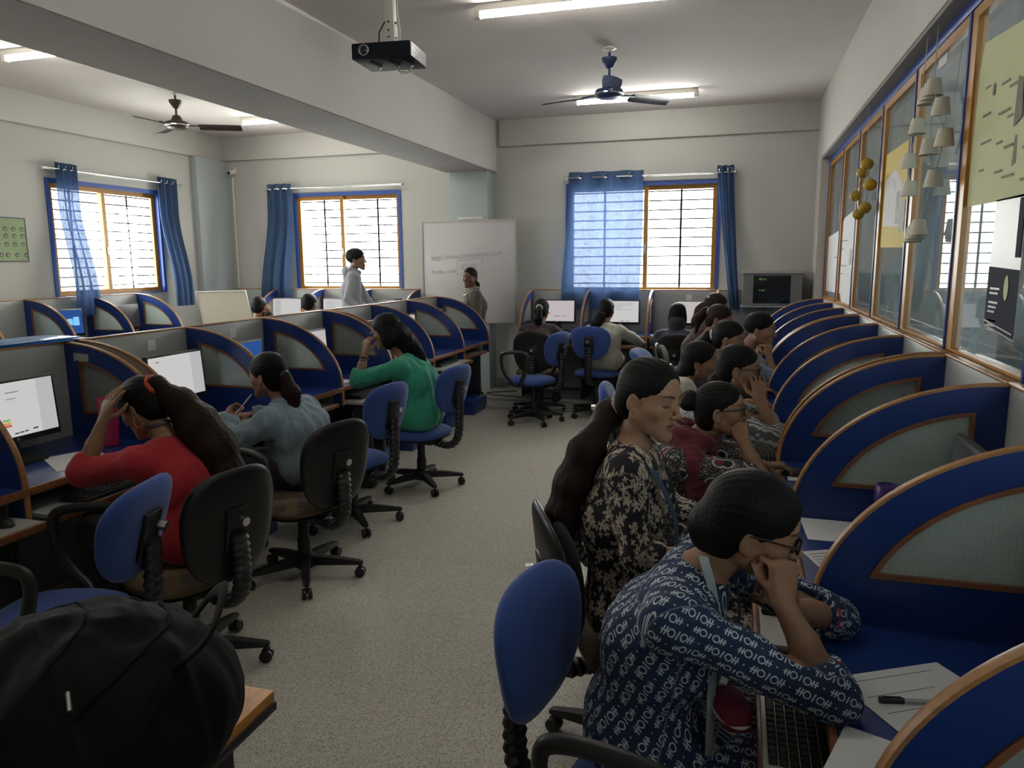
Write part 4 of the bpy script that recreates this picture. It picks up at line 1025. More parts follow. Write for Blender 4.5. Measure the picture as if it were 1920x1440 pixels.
    for k in ('R', 'L'): Q.cap(HIP[k], KN[k], .084*S_+.008, .058*S_+.010, .04); Q.cap(KN[k], AN[k]+v3(0, 0, .02), .058*S_+.010, .045*S_+.006, .02)
    npmesh('trousers', Q.mesh(max(h, .008), lambda X: .003*wob(X, 8.)), pants or C_teal, t)
    for k in ('R', 'L'):
        Q = Sdf(); Q.ell(AN[k]+v3(0, .055, -.050), (.042, .118, .030), .01).ell(AN[k]+v3(0, -.02, -.035), (.040, .05, .045), .03).plane(AN[k]-v3(0, 0, .084), (0, 0, 1)); npmesh('shoe', Q.mesh(.009), M_shoe, t)
    # hair
    Q = Sdf(); hair_cap(Q, T, hs, **(hcap or {}))
    if chain:
        for pts, rs in chain: Q.chain([(Hd+RH @ (v3(*p[1:])*hs)) if p[0] == 'h' else Lp(p[1:]) for p in pts], rs, .03)
    def strands(X):
        q = (X-Hd) @ RH; ang = np.arctan2(q[:, 0], q[:, 2]-.0)
        return .0009*np.sin(ang*38+q[:, 1]*9+2.5*wob(X, 3.))+.0016*wob(X, 5.)
    npmesh('hair', Q.mesh(max(hh, .0040) if h < .008 else .006, strands), hmat or M_hair, t)
    PEOPLE[label] = (t, T, hs, Lp, SH, EL, WR, N, up)
    return t, T, hs, Lp
def hpt(T, hs, p): return T[1]+T[0] @ (v3(*p)*hs)
def glasses(t, T, hs, wide=False):
    bm = NB()
    for s in (-1, 1):
        pts = [hpt(T, hs, (s*.033+.021*math.cos(a)*(1-.1*math.sin(a)), .100-.004*abs(math.cos(a)), .014+.0165*math.sin(a))) for a in (2*PI*i/20 for i in range(20))]
        tube(bm, [Vector(p) for p in pts], .0026*hs, 6, closed=True)
        tube(bm, [Vector(hpt(T, hs, p)) for p in ((s*.054, .098, .020), (s*.068, .085, .022), (s*.078, .02, .022), (s*.080, -.012, .018), (s*.079, -.025, .002))], .0024*hs, 6)
    tube(bm, [Vector(hpt(T, hs, p)) for p in ((-.012, .102, .018), (0, .106, .021), (.012, .102, .018))], .0022*hs, 6)
    g_ = mk('spectacles', bm, M_frame, t)
    for s in (-1, 1):
        bm = NB(); ring = [Vector(hpt(T, hs, (s*.033+.0205*math.cos(a), .0985, .014+.0160*math.sin(a)))) for a in (2*PI*i/20 for i in range(20))]
        bm.faces.new([bm.verts.new(p) for p in ring]); mk('lens', bm, M_lens, g_)
def lanyard(t, T, hs, N, up, mat, ends, w=.010):
    """flat ribbon round the neck down to the world points given (already local)"""
    bm = NB(); bk = hpt(T, hs, (0, -.075, -.105))
    for e in ends: tube(bm, spline([Vector(bk)]+[Vector(p) for p in e], 6), .0035, 6, flat=(w/.0045, .35))
    mk('lanyard', bm, mat, t)
# ---------------------------------------------------------------- the people of the room
E_, W_ = -PI/2, PI/2
FLOOR, STEP = 0., .06
# P1 block print, cheek on her fist
T1 = person('woman in indigo block print with glasses, cheek resting on her fist', (-.17, 1.60), E_, FLOOR, (-.06, 1.58, .945), (.045, 1.57, 1.045), (2, -16, 4),
    {'R': ((.20, 1.42, .785), (.105, 1.465, .945), (.0, .25, 1), (-.55, .8, .1), 'fist'), 'L': ((.24, 1.76, .785), (.13, 1.63, .86), (-.2, -.35, .6), (-.3, -.6, .1), 'cup')},
    mk_block(), None, S_=.92, toff=.009, sleeve=(.60, .30), h=.0045, hh=.0028, sh={'R': (-.10, 1.40, .905), 'L': (-.05, 1.74, .915)}, skirt=.85, hs=.93, patterned=True, closed=True,
    chain=[([('h', -.0, -.085, .0), ('h', 0, -.095, -.02), ('h', .0, -.088, -.05)], (.030, .032, .024))], hcap=dict(puff=.004), fold=.003)
t, T, hs, Lp = T1; glasses(t, T, hs)
NN = PEOPLE['woman in indigo block print with glasses, cheek resting on her fist']
for k_ in ('R', 'L'):
    e_, w_ = NN[5][k_], NN[6][k_]; c_ = e_+(w_-e_)*.285; ax = nrm(w_-e_); e1 = nrm(np.cross(ax, (.2, .1, 1.))); e2 = np.cross(ax, e1)
    bm = NB(); tube(bm, [Vector(c_+(e1*math.cos(a)+e2*math.sin(a))*.0415) for a in (2*PI*i/30 for i in range(30))], lambda i: .0042*(1+.3*math.sin(i*2.1)), 6, closed=True); mk('cuff_trim', bm, C_red, t)
NN = PEOPLE['woman in indigo block print with glasses, cheek resting on her fist']
lanyard(t, T, hs, NN[7], NN[8], M_lan_g, [[Lp((-.045, 1.50, 1.00)), Lp((-.02, 1.49, .90)), Lp((-.02, 1.47, .72)), Lp((-.02, 1.45, .60))], [Lp((-.02, 1.65, .97)), Lp((.03, 1.60, .86)), Lp((-.0, 1.50, .66)), Lp((-.02, 1.45, .60))]], .013)
# P2 floral, eyes lowered
T2 = person('woman in black floral print with long ponytail, eyes lowered', (-.29, 2.20), E_, FLOOR, (-.285, 2.19, 1.065), (-.235, 2.18, 1.195), (-29, -9, -2),
    {'R': ((-.24, 1.99, .80), (-.06, 1.99, .80), (1, .1, -.1), (0, 0, -1), 'relax'), 'L': ((-.20, 2.42, .80), (.02, 2.36, .79), (1, -.1, -.1), (0, 0, -1), 'relax')},
    mk_floral(), None, S_=.88, toff=.010, sleeve=(.66, .15), h=.0045, hh=.0028, skirt=.9, hs=.95, skin=(.35, .20, .125), patterned=True, closed=True, hmat=M_hair, collar=.075, hcap=dict(line=.024),
    chain=[([('h', 0, -.088, .02), ('h', .0, -.125, -.005), ('h', .02, -.150, -.05), ('p', -.42, 2.16, 1.03), ('p', -.455, 2.15, .95), ('p', -.475, 2.14, .86), ('p', -.47, 2.13, .76)], (.030, .030, .043, .050, .050, .042, .022))] and None)
t, T, hs, Lp = T2
def tail(t, T, hs, pts, rs, mat, name='ponytail', tie=None, h=.0045, wav=1.):
    """a tied tail of hair: pts are head-frame ('h',..) or person-frame points"""
    P = [hpt(T, hs, p[1:]) if p[0] == 'h' else np.asarray(p[1], float) for p in pts]
    Q = Sdf(); Q.chain(P, rs, .03)
    npmesh(name, Q.mesh(h, lambda X: .0010*np.sin((X[:, 0]*.9+X[:, 1]*1.2)*300+5*wob(X, 3.))+.006*wav*wob(X, 6.)+.0015*wav*wob(X*np.array([1,1,.35]), 20.)), mat, t)
    if tie is not None:
        c, ax, r, m, n_ = tie; c = hpt(T, hs, c); ax = nrm(T[0] @ v3(*ax)); e1 = nrm(np.cross(ax, (.3, .5, .8))); e2 = np.cross(ax, e1)
        bm = NB(); tube(bm, [Vector(c+(e1*math.cos(a)+e2*math.sin(a))*r) for a in (2*PI*i/24 for i in range(24))], lambda i: r*.30*(1+.18*math.sin(i*2.6)), 8, closed=True); mk(n_, bm, m, t)
M_orange = cloth('orange_elastic', (.62, .085, .02)); M_whiteel = cloth('white_elastic', (.6, .56, .55)); M_pinkel = cloth('pale_pink_elastic', (.55, .42, .42))
tail(t, T, hs, [('h', 0, -.075, -.02), ('h', .0, -.108, -.042), ('h', .01, -.135, -.085), ('p', Lp((-.415, 2.15, 1.04))), ('p', Lp((-.45, 2.13, .95))), ('p', Lp((-.475, 2.12, .85))), ('p', Lp((-.47, 2.11, .76)))], (.028, .025, .038, .047, .050, .046, .024), M_hairb, tie=((0, -.098, -.036), (0, -1, -.7), .033, M_pinkel, 'hair_tie'))
NN = PEOPLE['woman in black floral print with long ponytail, eyes lowered']
lanyard(t, T, hs, NN[7], NN[8], M_lan_b, [[Lp((-.26, 2.11, 1.055)), Lp((-.20, 2.10, .99)), Lp((-.155, 2.13, .88)), Lp((-.14, 2.18, .74))], [Lp((-.22, 2.26, 1.05)), Lp((-.18, 2.25, .96)), Lp((-.15, 2.22, .86)), Lp((-.14, 2.18, .74))]], .012)
# P3 maroon scarf
T3 = person('woman in maroon scarf and black paisley print with glasses and a bun', (-.30, 3.00), E_, FLOOR, (-.165, 2.99, .885), (-.045, 2.97, 1.015), (-4, 4, 0),
    {'R': ((.11, 2.86, .795), (.045, 2.90, .915), (-.30, .25, .8), (.1, .95, .3), 'soft'), 'L': ((.02, 3.22, .79), (.13, 3.12, .775), (.9, -.1, .1), (0, 0, -1), 'cup')},
    mk_paisley(), None, S_=.93, sleeve=(.42, .3), h=.005, hh=.003, skirt=.8, hs=.93, skin=(.25, .135, .08), patterned=True, closed=False)
t, T, hs, Lp = T3; glasses(t, T, hs)
tail(t, T, hs, [('h', 0, -.095, .040), ('h', 0, -.125, .055), ('h', .01, -.135, .045)], (.030, .034, .026), M_hair, 'hair_bun', wav=.6)
Q = Sdf(); pr = PEOPLE['woman in maroon scarf and black paisley print with glasses and a bun']; N, up, SH = pr[7], pr[8], pr[4]
ring = [N+np.array([math.cos(a)*.090, math.sin(a)*.085+.0, .035+.02*math.sin(a)*-1]) for a in np.linspace(0, 2*PI, 13)]
Q.chain(ring, [.036]*13, .02); Q.cap(N+v3(.07, -.02, .03), SH['R']+v3(-.0, .04, .01), .042, .055, .03).cap(SH['R']+v3(-.0, .05, .0), SH['R']+v3(-.05, .12, -.26), .055, .06, .03).cap(N+v3(-.05, .06, .02), N+v3(-.04, .13, -.22), .035, .04, .03)
npmesh('scarf', Q.mesh(.006, lambda X: .005*wob(X, 12.)+.0025*np.sin(X[:, 2]*190+4*wob(X, 5.))), C_maroon, t)
# P4 grey swirl sleeves, hand on cheek
T4 = person('woman in grey swirl print sleeves with glasses, hand on her cheek', (-.22, 3.66), E_, FLOOR, (-.08, 3.66, .955), (.02, 3.64, 1.085), (-6, -4, 0),
    {'R': ((.19, 3.52, .80), (.115, 3.56, .965), (-.12, .2, 1), (-.4, .85, .1), 'relax'), 'L': ((.16, 3.88, .80), (.06, 3.74, .83), (-.35, -.75, .2), (.1, 0, -1), 'relax')},
    mk_marble(), None, sleeve=(.58, .35), h=.0055, hh=.0032, skirt=.6, hs=.95, skin=(.24, .13, .08), closed=True)
t, T, hs, Lp = T4; glasses(t, T, hs)
tail(t, T, hs, [('h', 0, -.085, -.03), ('h', 0, -.105, -.06), ('h', .0, -.10, -.11), ('h', 0, -.095, -.17)], (.024, .027, .025, .014), M_hair)
# P5 cream top
T5 = person('woman in cream top with short dark hair, looking at her screen', (-.42, 4.28), E_, FLOOR, (-.29, 4.27, .915), (-.18, 4.26, 1.03), (-8, 2, 0),
    {'R': ((-.16, 4.06, .72), (.06, 4.12, .80), (1, .1, 0), (0, 0, -1), 'relax'), 'L': ((-.12, 4.48, .72), (.09, 4.42, .80), (1, -.1, 0), (0, 0, -1), 'relax')},
    C_cream, None, sleeve=(.5, .3), h=.006, hh=.0036, skirt=.5, skin=(.26, .14, .085), sh={'R': (-.26, 4.12, .905)}, hcap=dict(puff=.004))
t, T, hs, Lp = T5
tail(t, T, hs, [('h', 0, -.075, .0), ('h', .0, -.090, -.05), ('h', 0, -.085, -.09)], (.045, .045, .03), M_hair, 'loose_hair')
# P6 white hair band
T6 = person('woman with white hair band in her ponytail, head bowed behind the bun wearer', (-.24, 4.98), E_, FLOOR, (-.14, 4.97, .955), (-.045, 4.95, 1.095), (-10, -12, 0),
    {'R': ((-.02, 4.80, .76), (.14, 4.86, .80), (1, .1, 0), (0, 0, -1), 'relax'), 'L': ((-.0, 5.14, .76), (.14, 5.06, .80), (1, -.1, 0), (0, 0, -1), 'relax')},
    C_dark, None, sleeve=(1, .1), h=.007, hh=.004, skin=(.25, .135, .085))
t, T, hs, Lp = T6
tail(t, T, hs, [('h', 0, -.095, .02), ('h', 0, -.13, .0), ('h', .0, -.155, -.07), ('h', 0, -.16, -.16)], (.026, .028, .036, .020), M_hair, tie=((0, -.115, .008), (0, -1, -.4), .028, M_whiteel, 'hair_band'))
# P7 young man, chin on fist
T7 = person('young man in light blue shirt resting his chin on his fist', (-.10, 5.42), E_, FLOOR, (.06, 5.41, .985), (.155, 5.40, 1.115), (-12, -6, 0),
    {'R': ((.25, 5.22, .80), (.215, 5.30, .955), (-.15, .25, 1), (-.7, .6, .1), 'fist'), 'L': ((.24, 5.58, .80), (.20, 5.46, .80), (.2, -1, 0), (0, 0, -1), 'relax')},
    C_blueshirt, None, sleeve=(.42, .5), h=.0065, hh=.0036, male=True, hs=.98, skin=(.27, .15, .095), skirt=0, hcap=dict(nape=False, puff=.002))
# P8, P9 far end of the right row
T8 = person('woman in dark top with high brown ponytail, second from the far end', (-.30, 6.05), E_, FLOOR, (-.22, 6.05, 1.00), (-.13, 6.03, 1.135), (-14, -18, 0),
    {'R': ((-.08, 5.86, .78), (.12, 5.92, .79), (1, .1, 0), (0, 0, -1), 'relax'), 'L': ((-.06, 6.22, .78), (.13, 6.14, .79), (1, -.1, 0), (0, 0, -1), 'relax')},
    C_dark, None, sleeve=(1, .1), h=.008, hh=.0045, skin=(.24, .13, .085), hmat=M_hairb)
t, T, hs, Lp = T8
tail(t, T, hs, [('h', 0, -.09, .045), ('h', 0, -.13, .035), ('h', .0, -.165, -.04), ('h', 0, -.15, -.16)], (.024, .028, .034, .018), M_hairb, tie=((0, -.108, .04), (0, -1, -.2), .026, M_whiteel, 'hair_tie'), h=.006)
T9 = person('woman with long loose rust brown hair at the far end of the right row', (-.34, 6.78), E_, FLOOR, (-.27, 6.78, 1.04), (-.18, 6.76, 1.185), (-10, -16, 0),
    {'R': ((-.12, 6.60, .80), (.10, 6.66, .79), (1, .1, 0), (0, 0, -1), 'relax'), 'L': ((-.10, 6.95, .80), (.10, 6.88, .79), (1, -.1, 0), (0, 0, -1), 'relax')},
    C_rust, None, sleeve=(1, .1), h=.008, hh=.0045, skin=(.25, .135, .085), hmat=M_hairb, hcap=dict(puff=.006, ears=False))
t, T, hs, Lp = T9
tail(t, T, hs, [('h', 0, -.06, .02), ('h', .0, -.10, -.06), ('h', 0, -.12, -.16), ('h', 0, -.10, -.27)], (.06, .062, .055, .03), M_hairb, 'loose_hair', h=.007)
ball_ = hpt(T, hs, (.05, -.08, .085)); bm = NB(); ball(bm, tuple(ball_), .012, 10, 8); mk('hair_clip', bm, M_whiteel, t)
# P10-P12 at the back wall, seen from behind
def backer(label, x, y, hz, top, hmat, cap, rarm, larm, skin=SKIN, hrot=(0, -8, 0), lean=.10, **k):
    return person(label, (x, y-lean), 0., STEP-.015, (x, y-.02, hz-.145), (x, y+.05, hz), hrot,
        {'R': rarm, 'L': larm}, top, None, sleeve=(1, .1), h=.0075, hh=.0045, skin=skin, hcap=cap, **k)
dn = (0, 0, -1)
T10 = backer('person in dark jacket and dark headscarf seen from behind', -.57, 7.66, 1.05, C_navy, C_dark, dict(puff=.006, ears=False, line=-.01), ((-.32, 7.78, .78), (-.42, 7.98, .82), (-.2, 1, 0), dn, 'relax'), ((-.80, 7.78, .78), (-.70, 7.98, .82), (.2, 1, 0), dn, 'relax'))
t, T, hs, Lp = T10
tail(t, T, hs, [('h', 0, -.03, -.02), ('h', 0, -.05, -.09), ('h', 0, -.05, -.15)], (.074, .078, .085), C_dark, 'scarf_drape', h=.007, wav=.4)
T11 = backer('woman in cream coat with dark ponytail reaching for her mouse, seen from behind', -1.30, 7.74, 1.085, C_coat, M_hair, dict(puff=.004), ((-1.04, 7.80, .82), (-.97, 7.98, .74), (.3, 1, -.1), dn, 'mouse'), ((-1.50, 7.84, .80), (-1.40, 8.02, .80), (.2, 1, 0), dn, 'relax'), skirt=.5)
t, T, hs, Lp = T11
tail(t, T, hs, [('h', -.02, -.085, -.02), ('h', -.05, -.115, -.08), ('h', -.09, -.13, -.16), ('h', -.10, -.12, -.26)], (.032, .044, .050, .028), M_hair, tie=((-.03, -.10, -.045), (-.3, -.6, -1), .030, M_dgrey, 'hair_tie'), h=.0055)
T12 = backer('woman in dark brown top with white scrunchie, seen from behind', -2.00, 7.76, 1.075, C_brown, M_hair, dict(puff=.003), ((-1.76, 7.86, .80), (-1.84, 8.02, .82), (-.1, 1, 0), dn, 'relax'), ((-2.24, 7.86, .80), (-2.16, 8.02, .82), (.1, 1, 0), dn, 'relax'))
t, T, hs, Lp = T12
tail(t, T, hs, [('h', 0, -.09, .035), ('h', 0, -.125, .0), ('h', 0, -.13, -.10), ('h', 0, -.11, -.22)], (.026, .030, .040, .020), M_hair, tie=((0, -.11, .028), (0, -1, -.35), .030, M_whiteel, 'scrunchie'), h=.0055)
# P13, P14 standing
T13 = person('woman in olive grey kurta standing by the whiteboard', (-2.85, 8.04), math.radians(122), STEP, (-2.86, 8.05, 1.30), (-2.885, 8.02, 1.415), (46, -3, -3),
    {'R': ((-2.93, 8.20, 1.03), (-3.00, 8.12, .84), (-.3, -.3, -1), (0, -1, 0), 'relax'), 'L': ((-2.76, 7.88, 1.02), (-2.83, 7.84, .82), (-.2, -.1, -1), (0, 1, 0), 'relax')},
    C_olive, None, pel=.80, legs='stand', sleeve=(.7, .2), S_=.88, hs=.92, h=.0075, hh=.0038, skirt=.6, skin=(.165, .085, .055), pants=C_dark, hcap=dict(line=.014))
t, T, hs, Lp = T13
tail(t, T, hs, [('h', -.0, -.085, -.03), ('h', -.03, -.11, -.08), ('h', -.04, -.115, -.16)], (.03, .032, .016), M_hair, h=.0055)
bm = NB(); tube(bm, [Vector(PEOPLE['woman in olive grey kurta standing by the whiteboard'][7])+Vector((math.sin(a)*.075, .02+.085*math.cos(a), .02-.09*max(0, math.cos(a)))) for a in (2*PI*i/24 for i in range(24))], .004, 6, closed=True); mk('necklace', bm, M_gold_j, t)
T14 = person('young man in grey hooded sweatshirt standing at the window, seen from behind', (-4.25, 7.84), math.radians(-66), STEP-.015, (-4.24, 7.845, 1.505), (-4.20, 7.86, 1.625), (-10, 0, 0),
    {'R': ((-4.20, 7.62, 1.20), (-4.06, 7.68, 1.02), (.6, .1, -.6), (0, 1, 0), 'relax'), 'L': ((-4.22, 8.06, 1.20), (-4.06, 8.04, 1.02), (.6, 0, -.6), (0, -1, 0), 'relax')},
    C_grey, None, pel=.92, legs='stand', sleeve=(1, .2), S_=.9, male=True, hs=1., h=.0075, hh=.004, skirt=0, skin=(.22, .125, .085), pants=C_navy, hcap=dict(nape=False, puff=.008))
t, T, hs, Lp = T14; N = PEOPLE['young man in grey hooded sweatshirt standing at the window, seen from behind'][7]
Q = Sdf(); Q.ell(N+v3(0, -.075, -.01), (.10, .055, .075), .03); Q.cap(N+v3(-.085, -.02, .02), N+v3(-.03, .07, -.01), .030, .024, .03).cap(N+v3(.085, -.02, .02), N+v3(.03, .07, -.01), .030, .024, .03).ell(N+v3(0, -.045, .07), (.058, .04, .06), .02, None, True)
npmesh('hood', Q.mesh(.007, lambda X: .004*wob(X, 9.)), C_grey, t)
# P15-P17 in the left row
T15 = person('woman in green top with loose black hair and a watch, hand at her mouth', (-2.10, 4.82), W_, FLOOR, (-2.205, 4.80, .945), (-2.345, 4.78, 1.115), (4, -14, 0),
    {'L': ((-2.49, 4.62, .80), (-2.455, 4.665, .985), (.15, .15, 1), (.4, .8, 0), 'cup'), 'R': ((-2.10, 5.07, .72), (-2.34, 5.05, .70), (-1, 0, -.1), dn, 'relax')},
    C_green, None, sleeve=(.60, .35), h=.0052, hh=.0032, skirt=.45, hs=.97, skin=(.32, .185, .12), hcap=dict(puff=.006, ears=False), collar=.06, fold=.005)
t, T, hs, Lp = T15
tail(t, T, hs, [('h', 0, -.05, .03), ('h', 0, -.085, -.04), ('p', Lp((-2.20, 4.84, 1.00))), ('p', Lp((-2.155, 4.86, .93))), ('p', Lp((-2.12, 4.88, .86)))], (.072, .078, .078, .062, .03), M_hair, 'loose_hair', h=.005)
glasses(t, T, hs)
wr, el = PEOPLE['woman in green top with loose black hair and a watch, hand at her mouth'][6]['L'], PEOPLE['woman in green top with loose black hair and a watch, hand at her mouth'][5]['L']
ax = nrm(el-wr); e1 = nrm(np.cross(ax, (0, 0, 1.))); e2 = np.cross(ax, e1)
for q, r, m, n_ in ((.035, .0065, M_brown, 'watch_strap'), (.055, .003, M_brown, 'bracelet')):
    bm = NB(); tube(bm, [Vector(wr+ax*q+(e1*math.cos(a)+e2*math.sin(a))*.0285) for a in (2*PI*i/24 for i in range(24))], r, 8, closed=True); mk(n_, bm, m, t)
T16 = person('woman in denim jacket holding a pencil to her chin', (-2.16, 3.38), W_, FLOOR, (-2.245, 3.37, .875), (-2.325, 3.345, 1.015), (-4, -6, 0),
    {'L': ((-2.40, 3.14, .72), (-2.50, 3.22, .80), (-.2, .6, .6), (.5, .5, -.4), 'soft'), 'R': ((-2.38, 3.60, .74), (-2.52, 3.46, .78), (-.8, -.5, 0), dn, 'relax')},
    C_denim, None, sleeve=(.93, .25), h=.0052, hh=.0032, skirt=.0, hs=.96, skin=(.31, .175, .115), hcap=dict(puff=.004), collar=.064, fold=.006, toff=.018)
t, T, hs, Lp = T16
tail(t, T, hs, [('h', 0, -.088, .01), ('h', .0, -.118, -.015), ('h', 0, -.135, -.09), ('h', 0, -.128, -.17), ('h', 0, -.115, -.205)], (.028, .028, .042, .036, .020), M_hairb, tie=((0, -.105, .0), (0, -1, -.5), .028, M_dgrey, 'hair_tie'), h=.0048)
N, up = PEOPLE['woman in denim jacket holding a pencil to her chin'][7:9]
lanyard(t, T, hs, N, up, pm('red_lanyard', (.30, .02, .03), .6), [[N+v3(.06, .05, .01), N+v3(.02, .11, -.1), N+v3(0, .12, -.2)], [N+v3(-.06, .05, .01), N+v3(-.02, .11, -.1), N+v3(0, .12, -.2)]], .010)
Q = Sdf(); rg_ = [N+v3(math.cos(a)*.070, math.sin(a)*.066-.005, .022-.030*max(0, math.sin(a))) for a in np.linspace(-PI*1.25, PI*.25, 13)]
Q.chain(rg_, [.020]*13, .015); npmesh('collar', Q.mesh(.0055, lambda X: .003*wob(X, 12.)), C_denim, t)
PENCIL_A, PENCIL_B = (-2.475, 3.235, .815), (-2.372, 3.275, .945)
T17 = person('woman in red top with orange scrunchie, hand on her forehead', (-2.05, 2.42), W_, FLOOR, (-2.165, 2.43, .895), (-2.275, 2.43, 1.025), (2, -30, 0),
    {'L': ((-2.42, 2.245, .80), (-2.355, 2.30, .995), (.25, .25, .9), (.3, .9, -.2), (.22, .22, .15)), 'R': ((-2.34, 2.66, .76), (-2.48, 2.52, .79), (-.8, -.4, 0), dn, 'relax')},
    C_red, None, sleeve=(.60, .25), h=.0046, hh=.0029, skirt=.3, hs=.96, skin=(.30, .17, .105), hcap=dict(puff=.004), collar=.066, sh={'L': (-2.165, 2.265, .85)}, closed=True)
t, T, hs, Lp = T17
tail(t, T, hs, [('h', 0, -.085, .055), ('h', .0, -.115, .060), ('p', Lp((-2.125, 2.46, 1.055))), ('p', Lp((-2.06, 2.47, .97))), ('p', Lp((-2.00, 2.48, .87))), ('p', Lp((-1.955, 2.49, .76))), ('p', Lp((-1.95, 2.48, .64)))], (.028, .030, .056, .076, .086, .080, .045), M_hairb, tie=((0, -.107, .058), (0, -1, .1), .037, M_orange, 'orange_scrunchie'), h=.0048)
bm = NB(); tube(bm, [Vector(hpt(T, hs, (-.082, -.012+.021*math.cos(a), -.052+.022*math.sin(a)))) for a in (2*PI*i/24 for i in range(24))], .0018, 6, closed=True); mk('hoop_earring', bm, M_gold_j, t)
bm = NB(); N = PEOPLE['woman in red top with orange scrunchie, hand on her forehead'][7]; ca = hpt(T, hs, (0, -.030, -.088)); u3 = nrm(T[0] @ v3(0, -.25, 1)); f1 = nrm(np.cross(u3, (1, 0, 0))); f2 = np.cross(u3, f1)
tube(bm, [Vector(ca+(f1*math.cos(a)+f2*math.sin(a))*.054) for a in (2*PI*i/30 for i in range(30))], .007, 8, closed=True, flat=(.6, 1.)); mk('choker', bm, M_dgrey, t)
# P18, P19 behind the left row panel
T18 = backer('dark haired person before a lit screen beyond the left row, facing the wall', -4.78, 7.72, 1.125, C_grey, M_hair, dict(puff=.003), ((-4.55, 7.84, .82), (-4.62, 8.0, .82), (0, 1, 0), dn, 'relax'), ((-5.0, 7.84, .82), (-4.92, 8.0, .82), (0, 1, 0), dn, 'relax'))
T19 = backer('dark haired person half hidden by the cream board, hand at the ear', -5.42, 7.66, 1.085, C_dark, M_hair, dict(puff=.003), ((-5.20, 7.82, .82), (-5.315, 7.74, 1.0), (-.1, -.1, 1), (-.8, .3, 0), 'relax'), ((-5.64, 7.84, .82), (-5.56, 8.0, .82), (0, 1, 0), dn, 'relax'))
# ---------------------------------------------------------------- monitors, keyboards, mice, papers
def R2(rz, x, y): return (x*math.cos(rz)-y*math.sin(rz), x*math.sin(rz)+y*math.cos(rz))
def monitor(label, x, y, z, rz, screen, marks=(), group='computer monitors', tilt=.07):
    """faces local -y, stands at z"""
    t = thing('monitor', label, 'monitor', (x, y, z), rz, group)
    bm = NB(); prism(bm, [rrect(-.105, .105, -.075, .085, .03)], 0, .012, 'z', smooth=True); mk('stand_base', bm, M_black, t)
    bm = NB(); loft(bm, [[(-w, d0, h), (w, d0, h), (w, d1, h), (-w, d1, h)] for w, d0, d1, h in ((.045, .03, .06, .01), (.038, .03, .055, .08), (.035, .025, .05, .20))]); mk('stand_neck', bm, M_black, t)
    M = Matrix.Translation((0, 0, .225)) @ Matrix.Rotation(-tilt, 4, 'X')
    bm = NB(); box(bm, -.218, .218, -.008, .018, -.135, .140, .004, M=M); box(bm, -.15, .15, .018, .036, -.09, .10, .012, M=M); c = mk('case', bm, M_black, t)
    bm = NB(); box(bm, -.205, .205, -.0095, -.0078, -.108, .128, 0, M=M)
    mats = [screen]
    for (u0, u1, v0, v1, m) in marks:
        if m not in mats: mats.append(m)
        box(bm, -.205+.41*u0, -.205+.41*u1, -.0102, -.0094, .128-.236*v1, .128-.236*v0, 0, mats.index(m), M=M)
    mk('screen', bm, mats, c)
    bm = NB(); lathe(bm, [(.007, 0), (.007, .001), (0, .0012)], 16, M @ Matrix.Translation((0, -.008, -.121)) @ Matrix.Rotation(PI/2, 4, 'X')); mk('badge', bm, M_steel, c)
    bm = NB(); tube(bm, [M @ Vector((0, .03, -.05)), Vector((.01, .07, .10)), Vector((.02, .10, .02))], .004, 6); mk('cable', bm, M_black, t)
    return t
TXT = [(.07, .20, .16, .185, M_scr_txt), (.20, .26, .16, .185, M_scr_txt), (.07, .22, .30, .315, M_scr_grey), (.07, .25, .34, .355, M_scr_grey), (.08, .17, .39, .405, M_scr_grey), (.70, 1., 0, 1, M_scr_grey)]
def lines(n, v0, dv, seed, u0=.08, m=None):
    r = random.Random(seed); return [(u0, u0+r.uniform(.15, .5), v0+i*dv, v0+i*dv+.014, m or M_scr_grey) for i in range(n)]
BTN = [(.18, .27, .915, .95, M_scr_btn), (.28, .37, .905, .945, M_scr_btn), (.38, .44, .90, .94, M_scr_btn), (.54, .63, .88, .92, M_scr_btn)]
M_off = pm('screen_switched_off', (.07, .065, .075), .16, var=.05)
M_scr_lil = emis('screen_lilac_page', (.82, .74, .76), SCR)
mx_ = -2.985
monitor('monitor with a white test page and coloured stripes in front of the woman in red', mx_, 2.44, ZT, PI/2, M_scr, [(.43, .58, .17, .19, M_scr_txt), (.43, .54, .29, .305, M_scr_txt), (.44, .56, .34, .355, M_scr_grey), (.80, 1., 0, 1, M_scr_grey), (.36, .44, .66, .69, M_scr_gr), (.36, .45, .70, .725, M_scr_ye), (.36, .44, .73, .755, M_scr_or), (.36, .45, .765, .80, M_scr_red), (.47, .52, .93, .955, M_scr_btn), (.53, .58, .925, .95, M_scr_btn), (.59, .63, .92, .945, M_scr_btn), (.69, .75, .90, .93, M_scr_btn)])
monitor('monitor with a nearly blank white page behind the ponytail of the woman in red', mx_, 3.445, ZT, PI/2, M_scr, [(.13, .16, .10, .125, M_scr_btn), (.17, .19, .10, .125, M_scr_txt), (.30, .45, .10, .112, M_scr_grey), (.78, 1., 0, 1, M_scr_grey), (.62, .74, .92, .955, M_scr_btn)])
monitor('monitor with a dark blue desktop above the head of the woman in denim', mx_, 4.035, ZT, PI/2, M_scr_blue, [(0, 1, .75, 1, M_scr_grey)])
monitor('monitor with a pale lilac page in front of the woman in green', mx_, 4.84, ZT, PI/2, M_scr_lil, lines(5, .15, .08, 4))
monitor('switched off monitor in the bay just beyond the woman in green', mx_, 5.74, ZT, PI/2, M_off)
monitor('monitor with a pinkish lit page, second bay from the far end of the left row', mx_, 6.50, ZT, PI/2, M_scr_lil)
monitor('dark monitor in the far end bay of the left row', mx_, 7.31, ZT, PI/2, M_off)
